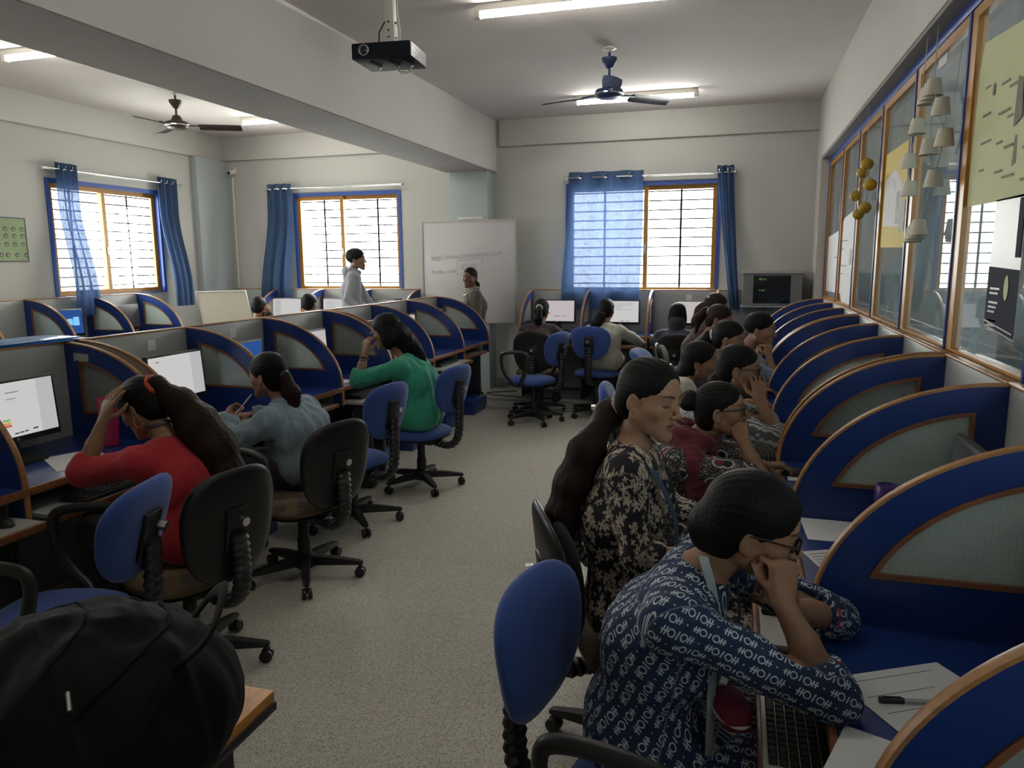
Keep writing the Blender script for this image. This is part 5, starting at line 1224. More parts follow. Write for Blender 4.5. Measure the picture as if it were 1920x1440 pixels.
for y, lab in ((2.12, 'grey screened monitor behind the divider with the purple capped bottle'), (2.87, 'monitor whose top corner shows above the third divider, before the woman in the maroon scarf'), (3.66, 'monitor in the bay of the woman in grey swirl sleeves'), (4.42, 'monitor in the bay of the woman in the cream top'), (5.14, 'monitor in the bay of the white hair band wearer'), (5.95, 'monitor in the third bay from the far end, right row'), (6.70, 'monitor in the second bay from the far end, right row'), (7.45, 'monitor in the last bay of the right row')):
    monitor(lab, .60, y, ZT, -PI/2, M_off if y < 3 else M_scr_lil)
zb = ZT+.045
monitor('lit monitor with a pink white page before the woman with white scrunchie', -2.01, 8.56, zb, 0, M_scr_lil, lines(3, .2, .07, 1, .45)+[(.22, .32, .58, .66, M_scr_or), (.42, .60, .74, .76, M_scr_btn), (.66, .74, .74, .76, M_scr_btn)])
monitor('lit monitor with a white page before the woman in the cream coat', -1.27, 8.56, zb, 0, M_scr, lines(5, .12, .07, 2, .35, M_scr_txt)+[(.5, .6, .93, .95, M_scr_btn), (.66, .76, .93, .95, M_scr_btn)])
monitor('lit monitor with a plain pale page beside the dark headscarf', -.43, 8.56, zb, 0, M_scr_lil)
monitor('lit monitor with a white page seen below the curtain left of the standing man', -5.60, 8.56, zb, 0, M_scr, [(.05, .28, .05, .9, M_scr_grey), (.10, .22, .62, .66, M_scr_or), (.10, .22, .69, .73, M_scr_ye), (.45, .7, .86, .875, M_scr_btn)])
monitor('lit monitor with lines of text hidden partly by the standing man', -4.86, 8.56, zb, 0, M_scr, lines(6, .15, .1, 3, .1, M_scr_txt))
monitor('dark monitor seen beside the left edge of the whiteboard', -4.20, 8.56, zb, 0, M_off)
GLOW = [(.48-.02*i, .86, .40+.035*i, .42+.035*i, M_scr_glow) for i in range(7)]+[(.55, .70, .36, .62, M_scr_glow), (.73, .90, .30, .66, M_scr_glow)]
monitor('monitor glowing with a blue desktop picture under the left wall curtain', -6.40, 5.90, ZT+.05, PI/2, M_scr_blue, GLOW)
monitor('dark monitor in the bay below the right half of the left wall window', -6.40, 6.66, ZT+.05, PI/2, M_off)
def keyboard(label, x, y, z, rz, light=False):
    t = thing('keyboard', label, 'keyboard', (x, y, z), rz, 'computer keyboards')
    bm = NB(); box(bm, -.215, .215, -.065, .065, 0, .016, .005); mk('keyboard_case', bm, M_white_pl if light else M_black, t)
    bm = NB()
    for r_ in range(6):
        w = (.0268 if r_ else .0295); n_ = int(.40/.0196)
        for c in range(n_):
            if r_ == 0 and 5 <= c < 11: continue
            x0 = -.20+c*.0196; box(bm, x0, x0+.017, -.055+r_*.0195, -.055+r_*.0195+.0165, .015, .0225, .002, seg=1)
    box(bm, -.20+5*.0196, -.20+11*.0196-.002, -.055, -.0385, .015, .0225, .002, seg=1)
    k = mk('key_block', bm, M_black, t, angle=30); k['kind'] = 'stuff'
    return t
kz = .6415
keyboard('black keyboard on the tray under the elbow of the woman in red', -2.57, 2.53, kz, PI/2)
keyboard('black keyboard on the tray below the hands of the woman in green', -2.60, 4.95, kz, PI/2)
keyboard('black keyboard on the tray of the second bay from the far end, left row', -2.66, 6.62, kz, PI/2)
keyboard('pale edged keyboard on the tray in front of the woman in block print', .145, 1.56, kz, -PI/2, True)
keyboard('pale edged keyboard below the chin of the woman in grey swirl sleeves', .15, 3.74, kz, -PI/2, True)
keyboard('black keyboard on the tray below the purple capped bottle', .16, 2.26, kz, -PI/2)
def mouse(label, x, y, z, rz, mat=None):
    t = thing('mouse', label, 'computer mouse', (x, y, z), rz, 'computer mice')
    bm = NB(); ball(bm, (0, 0, .0), (.031, .056, .034), 20, 12); bmesh.ops.bisect_plane(bm, geom=bm.verts[:]+bm.edges[:]+bm.faces[:], plane_co=(0, 0, 0), plane_no=(0, 0, 1), clear_inner=True); bmesh.ops.holes_fill(bm, edges=[e for e in bm.edges if e.is_boundary]); mk('mouse_body', bm, mat or M_black, t)
    bm = NB(); tube(bm, [(0, .028-.012, .030), (0, .028+.012, .030)], .006, 8); mk('scroll_wheel', bm, M_dgrey, t)
    bm = NB(); tube(bm, spline([(0, .05, .012), (.01, .10, .004), (-.02, .16, .003), (.0, .20, .003)], 5), .0022, 6); mk('cord', bm, M_black, t)
mouse('black mouse on the grey tray at the left photo edge', -2.60, 2.03, kz, PI/2)
mouse('black mouse under the hand of the woman in the cream coat', -.965, 8.03, .69, 0)
mouse('black mouse under the left hand of the woman in the maroon scarf', .25, 3.10, ZT, -PI/2)
def sheet(label, pts, z, nline=0, group='white paper sheets', curl=.0):
    """thin paper with the given corner points on a surface"""
    t = thing('paper_sheet', label, 'paper', (0, 0, 0), 0, group)
    P = [Vector((*p, z)) for p in pts]
    c = sum(P, Vector())/4; t.location = c; P = [p-c for p in P]
    bm = NB(); prism(bm, [[(p.x, p.y) for p in P]], .0006, .0016, 'z'); mk('sheet', bm, M_paper, t)
    if nline:
        bm = NB(); r_ = random.Random(len(label))
        for i in range(nline):
            v = .12+.76*i/nline; u1 = r_.uniform(.45, .92)
            a = P[0].lerp(P[3], v); b = P[1].lerp(P[2], v); p, q = a.lerp(b, .08), a.lerp(b, u1); tube(bm, [p+Vector((0, 0, .0020)), q+Vector((0, 0, .0020))], .0006, 4)
        mk('handwriting', bm, M_ink, t)
    return t
sheet('white sheet with a pen on it, beside the elbow of the woman in block print', [(.215, 1.555), (.435, 1.68), (.545, 1.50), (.325, 1.37)], ZT, 3)
sheet('white sheet tucked under another at the bottom of the photo, right desk', [(.22, 1.39), (.40, 1.32), (.33, 1.13), (.165, 1.24)], ZT-.0005)
sheet('blank white sheet lying at the foot of the second divider, near the purple cap', [(.225, 2.575), (.45, 2.57), (.45, 2.37), (.235, 2.37)], ZT, 0)
sheet('handwritten white sheet pointing left, below the blank sheet on the right row', [(.21, 2.26), (.34, 2.325), (.42, 2.12), (.27, 2.08)], ZT, 7)
sheet('white sheets with scribbles and a dark pen, right of the woman in the maroon scarf', [(.215, 3.22), (.40, 3.22), (.38, 3.02), (.215, 3.02)], ZT, 6)
sheet('small white sheet beside the double divider', [(.215, 3.60), (.29, 3.62), (.30, 3.50), (.22, 3.48)], ZT)
sheet('white sheet under the elbow of the woman in grey swirl sleeves', [(.21, 3.98), (.33, 3.98), (.33, 3.80), (.21, 3.80)], ZT, 4)
sheet('white sheet on the blue desk beside the elbow of the woman in red', [(-2.94, 2.52), (-2.86, 2.72), (-2.65, 2.62), (-2.68, 2.36)], ZT)
sheet('white sheet on the blue desk under the hands of the woman in denim', [(-2.88, 3.48), (-2.84, 3.66), (-2.64, 3.56), (-2.66, 3.32)], ZT, 4)
sheet('white sheet under the elbow of the woman in green', [(-2.86, 4.68), (-2.70, 4.66), (-2.64, 4.88), (-2.84, 4.92)], ZT, 3)
sheet('white sheet on the desk before the woman with white scrunchie', [(-1.88, 8.30), (-1.68, 8.32), (-1.70, 8.20), (-1.90, 8.18)], zb)
sheet('white sheet at the left end of the dark headscarf bay', [(-.90, 8.34), (-.78, 8.34), (-.78, 8.24), (-.90, 8.24)], zb)
def pen(label, a, b, body, cap):
    t = thing('pen', label, 'pen', a, 0, None); A = Vector(a); d = Vector(b)-A
    bm = NB(); tube(bm, [d*0, d*.75, d*.97, d], [.0045, .0045, .0042, .001], 10); mk('barrel', bm, body, t)
    bm = NB(); tube(bm, [d*-.02, d*.30], .0058, 10); tube(bm, [d*.02+Vector((0, 0, .007)), d*.26+Vector((0, 0, .007))], .0014, 6); mk('cap', bm, cap, t)
pen('clear pen with black cap lying on the white sheet, bottom right', (.295, 1.485, ZT+.008), (.435, 1.515, ZT+.007), pm('clear_pen_barrel', (.45, .45, .47), .15, var=.03), M_black)
pen('dark pen on the scribbled sheets of the right row', (.305, 3.14, ZT+.008), (.405, 3.13, ZT+.008), M_dgrey, M_black)
pc = thing('pencil', 'pencil held to the chin of the woman in denim', 'pencil', PENCIL_A)
bm = NB(); d = Vector(PENCIL_B)-Vector(PENCIL_A); tube(bm, [d*-.15, d*.93], .0038, 6); mk('shaft', bm, M_white_pl, pc)
bm = NB(); tube(bm, [d*.93, d*1.0], [.0038, .0008], 6); mk('tip', bm, M_dgrey, pc)
# bottles
tb_ = thing('tumbler', 'pink tapered tumbler standing behind the hand of the woman in red', 'bottle', (-2.83, 2.80, ZT))
M_pink = pm('pink_plastic', (.42, .02, .10), .3, var=.08)
bm = NB(); lathe(bm, [(.030, 0), (.034, .004), (.040, .09), (.048, .20), (.048, .205)], 28); mk('body', bm, M_pink, tb_)
bm = NB(); lathe(bm, [(.050, .2055), (.051, .222), (.046, .232), (.020, .234), (0, .234)], 28); mk('lid', bm, pm('dark_pink_plastic', (.30, .012, .07), .3), tb_)
pb = thing('water_bottle', 'clear water bottle with a purple screw cap behind the second divider', 'bottle', (.465, 2.47, ZT))
bm = NB(); lathe(bm, [(.030, 0), (.036, .005), (.036, .04), (.033, .05), (.036, .06), (.036, .085), (.030, .105), (.024, .115)], 28); mk('body', bm, pm('bottle_plastic', (.42, .42, .55), .12, var=.05, alpha=.55), pb)
M_purple = pm('purple_plastic', (.055, .022, .16), .35, var=.06)
bm = NB(); lathe(bm, [(.034, .110), (.037, .113), (.037, .158), (.034, .163), (.027, .163), (.026, .157), (0, .156)], 32); mk('cap', bm, M_purple, pb)
fo = thing('plastic_folder', 'blue plastic folders lying on top of the left row panel', 'folder', (-3.31, 2.74, ZP+.0125), math.radians(86))
M_bf = pm('blue_folder_plastic', (.03, .16, .50), .2, var=.08)
for k, (dx, dr) in enumerate(((0, 0), (.02, .06))):
    bm = NB(); box(bm, -.30, .26, -.12, .12, k*.009, k*.009+.0075, .002, M=Matrix.Translation((dx, 0, 0)) @ Matrix.Rotation(dr, 4, 'Z')); mk('cover', bm, M_bf, fo)
fc = thing('filing_cabinet', 'grey filing cabinet behind the left row panel, under the blue folders', 'cabinet', (-3.42, 2.72, 0))
bm = NB(); box(bm, -.18, .175, -.42, .40, 0, ZP+.012, .004); mk('carcass', bm, M_grey_lam, fc)
# cream board beyond the left row
cb_ = thing('display_board', 'blank cream board standing between the left row and the back windows', 'board', (-5.34, 7.0, 0), math.radians(2))
M = Matrix.Translation((0, 0, .93)) @ Matrix.Rotation(.10, 4, 'X') @ Matrix.Rotation(-.0, 4, 'Y')
bm = NB(); prism(bm, [[(-.30, -.05), (.33, -.05), (.275, .385), (-.345, .37)]], 0, .012, 'y', M=M); mk('panel', bm, M_cream, cb_)
bm = NB(); pts = [M @ Vector(p) for p in ((-.30, .0, -.05), (.33, 0, -.05), (.275, 0, .385), (-.345, 0, .37))]; tube(bm, pts, .009, 8, closed=True); mk('frame', bm, M_white_pl, cb_)
for s in (-.24, .24):
    bm = NB(); tube(bm, [(s, .16, 0), (s*1.0, .03, .90)], .014, 8); tube(bm, [(s, -.10, 0), (s, .02, .92)], .014, 8); mk('leg', bm, M_steel, cb_)
# ---------------------------------------------------------------- whiteboard
wb = thing('whiteboard', 'framed whiteboard with faint handwriting hung on the pale blue pillar', 'whiteboard', (-3.115, 8.615, .88))
bm = NB(); box(bm, -.585, .585, 0, .015, 0, 1.20, .001); mk('surface', bm, pm('whiteboard_enamel', (.55, .53, .54), .3, var=.03, scale=2), wb)
bm = NB(); prism(bm, [rect(-.595, .595, -.01, 1.21), rect(-.580, .580, .005, 1.195)], -.008, .018, 'y'); mk('frame', bm, M_alu, wb)
bm = NB(); box(bm, -.12, .19, 0, .022, 1.215, 1.245, .003); tube(bm, [(-.12, .01, 1.205), (-.12, .01, 1.25)], .006, 6); tube(bm, [(.19, .01, 1.205), (.19, .01, 1.25)], .006, 6); mk('hanger', bm, M_white_pl, wb)
M_mark = pm('faded_marker', (.34, .30, .34), .6, var=.1)
rt = (PI/2, 0, 0)
def script(s, x, z, size, ang, sx=1.): return text('handwriting', s, size, M_mark, wb, (x, -.0012, z), (PI/2, -ang, 0), .0003, .25, sx=sx)
script('http://www.powaywate.com', -.48, .735, .092, math.radians(4), .86)
script('Invite code', -.48, .575, .075, math.radians(3), .95)
script('ICUSK', -.10, .63, .085, math.radians(3), .9)
bm = NB(); tube(bm, [(-.145, -.001, .575), (-.14, -.001, .735), (.185, -.001, .765), (.18, -.001, .60)], .0022, 4, closed=True); mk('drawn_box', bm, M_mark, wb)
# ---------------------------------------------------------------- wall rack, CCTV, conduit
rk = thing('network_rack', 'grey network rack with smoked glass door on the wall beside the right curtain', 'network rack', (.345, 8.50, 1.115))
M_rack = pm('rack_grey_metal', (.16, .16, .17), .5, var=.06)
bm = NB(); box(bm, -.30, .30, .012, .395, 0, .335, .004); mk('cabinet_body', bm, M_rack, rk)
bm = NB(); box(bm, -.31, .31, -.012, .395, .336, .366, .006); mk('top_cap', bm, pm('rack_cap_grey', (.34, .33, .31), .5), rk)
bm = NB(); box(bm, -.315, .30, -.012, .395, -.022, -.001, .006); mk('shelf_plate', bm, pm('rack_cap_light', (.30, .31, .31), .5), rk)
bm = NB(); prism(bm, [rect(-.298, .298, .004, .332), rect(-.19, .185, .022, .318)], -.002, .012, 'y'); dr = mk('door', bm, M_rack, rk)
bm = NB(); box(bm, -.19, .185, .003, .007, .022, .318); mk('door_glass', bm, pm('smoked_glass', (.008, .014, .016), .06, var=.1, spec=.7), dr)
bm = NB(); box(bm, -.246, -.226, -.008, -.001, .15, .165, .003); mk('lock', bm, M_steel, dr)
M_led = emis('green_led', (.35, .6, .12), .22); bm = NB(); r_ = random.Random(5)
for k in range(9): box(bm, -.135+k*.008, -.131+k*.008, .0015, .0035, .262+r_.uniform(0, .02), .27+r_.uniform(.008, .022))
for k in range(7): box(bm, -.13+k*.009, -.126+k*.009, .0015, .0035, .152+r_.uniform(0, .01), .157+r_.uniform(.008, .014))
mk('indicator_lights', bm, M_led, dr)
for x in (-.11, -.06, .02):
    bm = NB(); tube(bm, spline([(x, .2, -.02), (x-.005, .3, -.10), (x+.01, .385, -.22), (x, .39, -.42)], 5), .006, 6); mk('cable', bm, M_black, rk)
cc = thing('security_camera', 'small white security camera high in the left back corner', 'camera', (-6.50, 8.87, 2.80))
bm = NB(); tube(bm, [(0, .0, 0), (-.01, -.10, -.015)], .030, 14); mk('camera_body', bm, M_white_pl, cc)
bm = NB(); tube(bm, [(-.01, -.099, -.015), (-.0105, -.104, -.0155)], .022, 14); mk('lens', bm, M_black, cc)
bm = NB(); tube(bm, [(.0, .028, .03), (.0, -.02, .03), (0, -.03, .0)], .010, 8); box(bm, -.03, .03, .016, .028, -.01, .07, .003); mk('bracket', bm, M_white_pl, cc)
bm = NB(); tube(bm, [(-6.545, 8.882, .06), (-6.54, 8.882, 2.74)], .013, 10); tag(mk('conduit_pipe', bm, M_white_pl), 'thin white conduit running down the corner below the security camera', 'pipe')
bm = NB(); tube(bm, spline([(-2.50, 8.55, .066), (-2.72, 8.42, .066), (-2.80, 8.30, .066), (-2.55, 8.20, .066), (-2.2, 8.16, .066), (-1.9, 8.13, .066)], 6), .006, 6); tag(mk('floor_cable', bm, M_black), 'black cable lying on the grey step by the standing woman', 'cable')
# ---------------------------------------------------------------- things stuck on the glass and the left wall
gx = .8605
M_pencil = pm('pencil_marks', (.22, .21, .17), .8, var=.1)
M_wpap = pm('thin_white_paper', (.60, .60, .62), .7, var=.04, scale=3); M_ypap = pm('yellow_chart_paper', (.60, .46, .10), .7, var=.06, scale=3); M_gpap = pm('pale_green_chart_paper', (.56, .58, .33), .7, var=.05, scale=2)
M_pphoto = pm('printed_picture', (.20, .19, .19), .6, var=.5, scale=14); M_dposter = pm('dark_poster_print', (.016, .02, .04), .75, var=.3, scale=5, spec=.15); M_lposter = pm('poster_print_and_sheen', (.45, .43, .42), .35, var=.25, scale=4)  # the pale poster tone also carries painted gloss
def stuck(name, label, cat, pts, mat, marks=(), x=gx, group=None):
    """flat sheet on the glazing: pts are (y,z)"""
    cy, cz = sum(p[0] for p in pts)/len(pts), sum(p[1] for p in pts)/len(pts)
    t = thing(name, label, cat, (x, cy, cz), 0, group)
    bm = NB(); prism(bm, [[(y-cy, z-cz) for y, z in pts]], -.0005, .0005, 'x'); mk('sheet', bm, mat, t)
    for i_, (nm, q, m) in enumerate(marks):
        dx = -.0006*(i_ % 6); bm = NB(); prism(bm, [[(y-cy, z-cz) for y, z in q]], dx-.0014, dx-.0009, 'x'); mk(nm, bm, m, t)
    return t
def rc(y0, y1, z0, z1, sk=0): return [(y0, z0), (y1, z0+sk), (y1, z1+sk), (y0, z1)]
stuck('paper_chart', 'large white paper chart covering the far panes of the glazing', 'paper chart', [(8.36, 1.82), (7.45, 1.86), (7.2, 1.95), (6.50, 1.99), (6.47, 1.24), (7.1, 1.22), (7.2, 1.30), (8.36, 1.28)], M_wpap, [('picture', rc(6.55, 6.75, 1.55, 1.68), M_pphoto)]+[('text_line', rc(6.9+.2*(i % 3), 7.35+.2*(i % 3), 1.75-i*.07, 1.757-i*.07), M_ink) for i in range(5)])
stuck('paper_chart', 'yellow paper chart with white overlays and small pictures on the glazing', 'paper chart', [(5.35, 2.24), (4.70, 2.24), (4.60, 1.66), (5.38, 1.67)], M_ypap, [('white_overlay', [(5.32, 2.08), (5.0, 2.12), (4.78, 2.02), (4.80, 1.78), (5.33, 1.80)], M_wpap), ('picture', rc(4.83, 4.93, 1.80, 1.98), M_pphoto), ('picture', rc(4.66, 4.80, 1.75, 1.92), M_pphoto), ('star_mark', [(5.06, 2.03), (5.03, 2.035), (5.02, 2.06), (5.01, 2.035), (4.98, 2.03), (5.01, 2.022), (5.02, 2.0), (5.03, 2.022)], M_blue_frame)])
lines_ = [('text_line', rc(3.34-.05*(i % 2)-.14*(i % 4), 3.34-.05*(i % 2)-.14*(i % 4)-.06-.03*(i % 3), 2.22-i*.025, 2.228-i*.025), M_pencil) for i in range(16)]
stuck('paper_chart', 'big pale green chart with faint drawings on the nearest pane', 'paper chart', [(3.44, 2.31), (3.40, 2.40), (2.66, 2.34), (2.66, 1.79), (3.46, 1.80)], M_gpap, lines_+[('drawing', [(2.98, 2.03), (2.90, 2.05), (2.92, 2.17), (2.97, 2.19)], M_pencil), ('drawing', rc(3.22, 3.24, 2.18, 2.22), M_dgrey), ('drawing', [(2.97, 1.90), (2.93, 1.91), (2.94, 2.0), (2.96, 2.0)], M_pencil)])
tl = [('text_line', rc(3.07-.0*(i % 2), 2.97+.01*(i % 3), 1.52-i*.016, 1.527-i*.016), M_lposter) for i in range(10) if i not in (2, 6)]
ring_ = arc((2.90, 1.50), .022, .042, 0, 345, 20)
stuck('poster', 'glossy poster with a sheen whitened top and dark navy bottom on the nearest pane', 'poster', [(3.09, 1.80), (2.79, 1.80), (2.79, 1.33), (3.11, 1.36)], M_lposter, [('dark_print', [(3.105, 1.57), (2.79, 1.56), (2.79, 1.335), (3.105, 1.365)], M_dposter)]+[(n_, [(y, z-.03) for y, z in q], m) for n_, q, m in tl]+[('seal', ring_, M_gpap), ('dark_print', rc(2.795, 2.84, 1.60, 1.79), M_dposter), ('footer_line', [(3.10, 1.383), (2.80, 1.355), (2.80, 1.349), (3.10, 1.377)], M_lposter)])  # pale upper sheet is a glossy reflection put into its colour
for a in range(1): pass
stuck('paper_note', 'small white note near the top of the pane behind the cup garland', 'paper', rc(3.98, 4.14, 2.47, 2.555), M_wpap)
po = thing('poster', 'green poster with rows of round portraits on the left wall', 'poster', (XL+.0025, 5.57, 1.845))
M_gpost = pm('green_poster_print', (.24, .33, .16), .5, var=.18, scale=4)
bm = NB(); box(bm, -.002, .002, -.27, .26, -.205, .205); mk('sheet', bm, M_gpost, po)
bm = NB(); prism(bm, [rect(-.275, .265, -.21, .21), rect(-.265, .255, -.20, .20)], .0, .005, 'x'); mk('border', bm, M_dgrey, po)
for r_i, z in enumerate((.10, .035, -.045, -.145)):
    for c_i in range(6):
        y = -.22+c_i*.088
        if r_i == 3: y += .01*(c_i % 3)
        bm = NB(); lathe(bm, [(.021, 0), (.021, .0015), (0, .0016)], 18, Matrix.Translation((.0022, y, z)) @ Matrix.Rotation(PI/2, 4, 'Y')); p_ = mk('portrait', bm, M_dgrey, po)
        bm = NB(); lathe(bm, [(.012, 0), (.012, .0012), (0, .0013)], 14, Matrix.Translation((.004, y, z-.003)) @ Matrix.Rotation(PI/2, 4, 'Y')); mk('face_spot', bm, M_raw, p_)
bm = NB()
for k in range(3): box(bm, .002, .003, -.20+.03*k, .08-.05*k, .155+.014*k, .162+.014*k)
mk('heading', bm, M_raw, po)
# garlands hanging before the glazing
M_cup = pm('paper_cup_cream', (.64, .60, .50), .6, var=.05); M_ball = pm('mustard_ball', (.44, .27, .015), .5, var=.12, scale=25); M_str = pm('cream_string', (.5, .48, .42), .8)
def garland(label, cat, x, items, kind, strings):
    t = thing(kind+'_garland', label, cat, (x, items[0][0], 2.6))
    for y, z, n_ in items:
        for k in range(n_):
            o_ = Vector((-.008*k, y-items[0][0]+.018*k, z-2.6-.014*k))
            bm = NB()
            if kind == 'cup': lathe(bm, [(.024, .034), (.027, .036), (.039, -.034), (.0405, -.036), (.038, -.036), (.0245, .030), (0, .030)], 24, Matrix.Translation(o_) @ Matrix.Rotation(.12*math.sin(y*9), 4, 'X')); mk('paper_cup', bm, M_cup, t)
            else: ball(bm, o_, (.041, .041, .038), 20, 14); tube(bm, [o_+Vector((0, 0, .037)), o_+Vector((0, 0, .045))], .006, 6); mk('yellow_ball', bm, M_ball, t)
    for s in strings:
        bm = NB(); tube(bm, [(0, y-items[0][0], z-2.6) for y, z in s], .0022, 6); mk('string', bm, M_str, t)
garland('string of cream paper cups hanging before the pane with the small note', 'garland', .79, [(3.86, 2.34, 3), (3.69, 2.23, 1), (3.59, 2.09, 1), (3.86, 2.09, 1), (3.72, 1.94, 1), (3.94, 1.74, 3)], 'cup', [[(3.86, 2.60), (3.86, 2.34), (3.74, 2.23), (3.60, 2.09), (3.72, 1.94), (3.94, 1.76)], [(3.86, 2.34), (3.86, 2.09), (3.78, 1.94)], [(3.64, 2.23), (3.56, 2.09)]])
garland('shorter string of cream paper cups hanging left of the longer one', 'garland', .79, [(4.14, 2.22, 1), (4.28, 2.08, 1), (4.21, 1.94, 1)], 'cup', [[(4.05, 2.60), (4.14, 2.22), (4.28, 2.08), (4.21, 1.94)]])
garland('string of mustard yellow balls hanging before the far panes', 'garland', .79, [(5.63, 2.22, 1), (5.80, 2.185, 1), (5.44, 2.07, 1), (6.08, 2.05, 1), (5.60, 1.935, 1), (5.88, 1.91, 1)], 'ball', [[(5.70, 2.60), (5.63, 2.22), (5.44, 2.07), (5.60, 1.93)], [(5.80, 2.2), (6.08, 2.05), (5.88, 1.91)], [(5.63, 2.22), (5.60, 1.93), (5.88, 1.91)]])
# ---------------------------------------------------------------- foreground table and backpack
tt = thing('wooden_table', 'light wood table with black edge in the bottom left corner', 'table', (-1.55, .62, 0))
bm = NB(); box(bm, -.66, .65, -.66, .63, .692, .716, .002); mk('tabletop', bm, M_table, tt)
bm = NB(); box(bm, -.663, .653, -.663, .633, .672, .6915, .003); mk('edge_band', bm, M_black, tt)
for x in (-.60, .565):
    bm = NB(); box(bm, x, x+.03, -.58, .56, 0, .671, .004); mk('end_panel', bm, M_shell, tt)
sheet('white sheet at the left photo edge on the light wood table', [(-1.80, 1.20), (-1.585, 1.17), (-1.60, .98), (-1.82, 1.0)], .716)
bp = thing('backpack', 'black backpack lying on the light wood table', 'backpack', (-1.115, .96, .718), math.radians(-14))
M_bag = pm('black_bag_cloth', (.0065, .0065, .007), .8, var=.25, scale=9, bump=.25, bscale=700, spec=.12); M_bag2 = pm('black_webbing', (.006, .006, .0065), .85, bump=.3, bscale=500, spec=.1)
Q = Sdf(); Q.ell((0, 0, .09), (.31, .26, .145), .06).ell((.05, .03, .13), (.23, .20, .135), .07).ell((-.14, -.06, .06), (.20, .22, .09), .08).ell((.15, .08, .14), (.12, .11, .095), .05).plane((0, 0, .001), (0, 0, 1))
def wr_(X): return .006*wob(X, 4.)+.006*np.abs(wob(X*v3(.5, 1.4, 1), 7.))-.004*np.exp(-((X[:, 1]-.12+.25*X[:, 0])/.010)**2)-.004*np.exp(-((X[:, 1]+.05+.30*X[:, 0])/.008)**2)
npmesh('bag_body', Q.mesh(.0055, wr_), M_bag, bp)
from mathutils.bvhtree import BVHTree
_me = [o for o in bp.children][0].data; BT = BVHTree.FromPolygons([v.co.copy() for v in _me.vertices], [tuple(p.vertices) for p in _me.polygons])
def onbag(pts, up=.001, n=8):
    o = []
    for p in spline([(x, y, 0) for x, y in pts], n):
        h_ = BT.ray_cast(Vector((p.x, p.y, 1)), Vector((0, 0, -1)))[0]
        if h_: o.append(h_+Vector((0, 0, up)))
    return o
top_ = onbag([(.10, .18), (.13, .17)], -.005)[0]; end_ = onbag([(.24, .05), (.25, .04)], -.005)[0]
bm = NB(); tube(bm, spline([top_, top_+Vector((.03, .03, .05)), (top_+end_)/2+Vector((.05, .05, .085)), end_+Vector((.045, .03, .05)), end_], 7), .009, 10, flat=(1.7, .5)); mk('carry_handle', bm, M_bag2, bp)
bm = NB(); tube(bm, onbag([(.25, .02), (.27, -.05), (.26, -.12), (.22, -.18)], .002), .010, 8, flat=(1.8, .5)); mk('shoulder_strap', bm, M_bag2, bp)
bm = NB(); tube(bm, onbag([(-.18, .16), (.0, .17), (.14, .11), (.20, .0), (.21, -.10)]), .0035, 6); z_ = mk('zip', bm, M_bag2, bp)
bm = NB(); tube(bm, onbag([(-.20, .05), (-.05, .06), (.06, .0), (.12, -.10)], .0005), .003, 6); mk('pocket_seam', bm, M_bag2, bp)
c_ = onbag([(.17, -.09), (.21, -.11)], .004); bm = NB(); tube(bm, c_[::3], .004, 6); mk('zip_puller', bm, M_steel, z_)
po_ = thing('pouch', 'small crimson pouch on the lap of the woman in block print', 'pouch', (.02, 1.47, .70), math.radians(-70))
bm = NB(); pillow(bm, .12, .07, .045, 2.6, 28, 8); mk('pouch_body', bm, pm('crimson_cloth', (.16, .012, .04), .7, var=.15), po_)
bm = NB(); tube(bm, [(.059*math.cos(a), .034*math.sin(a), -.004) for a in (2*PI*i/28 for i in range(28))], .004, 6, closed=True); mk('piping', bm, M_white_pl, po_)
# ---------------------------------------------------------------- daylight, camera, view
w = bpy.data.worlds.new('overcast_sky'); SC.world = w; w.use_nodes = True
nt = w.node_tree; bg = nt.nodes['Background']
tc = nt.nodes.new('ShaderNodeTexCoord'); sx = nt.nodes.new('ShaderNodeSeparateXYZ'); nt.links.new(tc.outputs['Generated'], sx.inputs[0])
mr = nt.nodes.new('ShaderNodeMapRange'); mr.inputs[1].default_value = -.25; mr.inputs[2].default_value = .35; nt.links.new(sx.outputs[2], mr.inputs[0])
mx = nt.nodes.new('ShaderNodeMix'); mx.data_type = 'RGBA'; mx.inputs[6].default_value = (.72, .70, .66, 1); mx.inputs[7].default_value = (1.0, .975, .925, 1)
nt.links.new(mr.outputs[0], mx.inputs[0]); nt.links.new(mx.outputs[2], bg.inputs[0]); bg.inputs[1].default_value = SKY
def portal(name, loc, rot, sx, sy):
    l = bpy.data.lights.new(name, 'AREA'); l.shape = 'RECTANGLE'; l.size = sx; l.size_y = sy; l.cycles.is_portal = True
    o = bpy.data.objects.new(name, l); COL.objects.link(o); o.location = loc; o.rotation_euler = rot
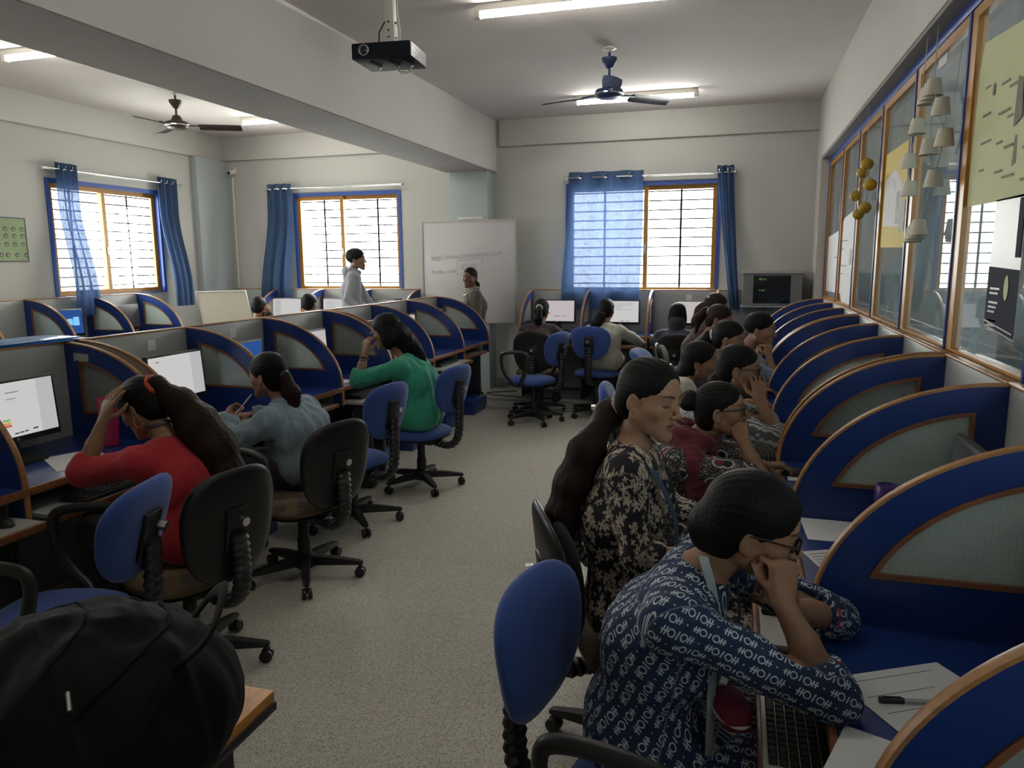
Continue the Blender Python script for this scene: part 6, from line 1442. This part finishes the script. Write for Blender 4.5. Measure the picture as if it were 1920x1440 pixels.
portal('daylight_opening', (XL-.15, (W1[0]+W1[1])/2, (W1[2]+W1[3])/2), (0, -PI/2, 0), W1[3]-W1[2], W1[1]-W1[0])
portal('daylight_opening', (XL-.15, (W_ADDED[0]+W_ADDED[1])/2, (W_ADDED[2]+W_ADDED[3])/2), (0, -PI/2, 0), W_ADDED[3]-W_ADDED[2], W_ADDED[1]-W_ADDED[0])
portal('daylight_opening', (1.8, YF-.1, ZC/2), (PI/2, 0, 0), 1.6, ZC)  # unseen corridor end, left open to the sky to brighten the corridor
portal('daylight_opening', ((W2[0]+W2[1])/2, YB+.15, (W2[2]+W2[3])/2), (-PI/2, 0, 0), W2[1]-W2[0], W2[3]-W2[2])
portal('daylight_opening', ((W3[0]+W3[1])/2, YB+.15, (W3[2]+W3[3])/2), (-PI/2, 0, 0), W3[1]-W3[0], W3[3]-W3[2])
yaw, pitch, roll, FPX, H = .290861, .161299, -.007833, 1411., 1.6
f = Vector((-math.sin(yaw)*math.cos(pitch), math.cos(yaw)*math.cos(pitch), -math.sin(pitch)))
r = Vector((math.cos(yaw), math.sin(yaw), 0)); u = r.cross(f)
r2 = r*math.cos(roll)+u*math.sin(roll); u2 = u*math.cos(roll)-r*math.sin(roll)
cam = bpy.data.cameras.new('camera'); cam.sensor_width = 36; cam.lens = 36*FPX/1920; cam.clip_start = .02
co = bpy.data.objects.new('camera', cam); COL.objects.link(co); SC.camera = co
co.matrix_world = Matrix(((r2.x, u2.x, -f.x, 0), (r2.y, u2.y, -f.y, 0), (r2.z, u2.z, -f.z, H), (0, 0, 0, 1)))
vs = SC.view_settings; SC.display_settings.display_device = 'sRGB'
vs.view_transform = 'Standard'; vs.look = 'None'; vs.gamma = 1; vs.use_curve_mapping = False; vs.exposure = EXPO
cy = SC.cycles; cy.use_denoising = True; cy.max_bounces = 8; cy.diffuse_bounces = 5; cy.glossy_bounces = 4; cy.transmission_bounces = 6; cy.transparent_max_bounces = 16
cy.sample_clamp_indirect = 8; cy.caustics_reflective = False; cy.caustics_refractive = False; cy.use_light_tree = True
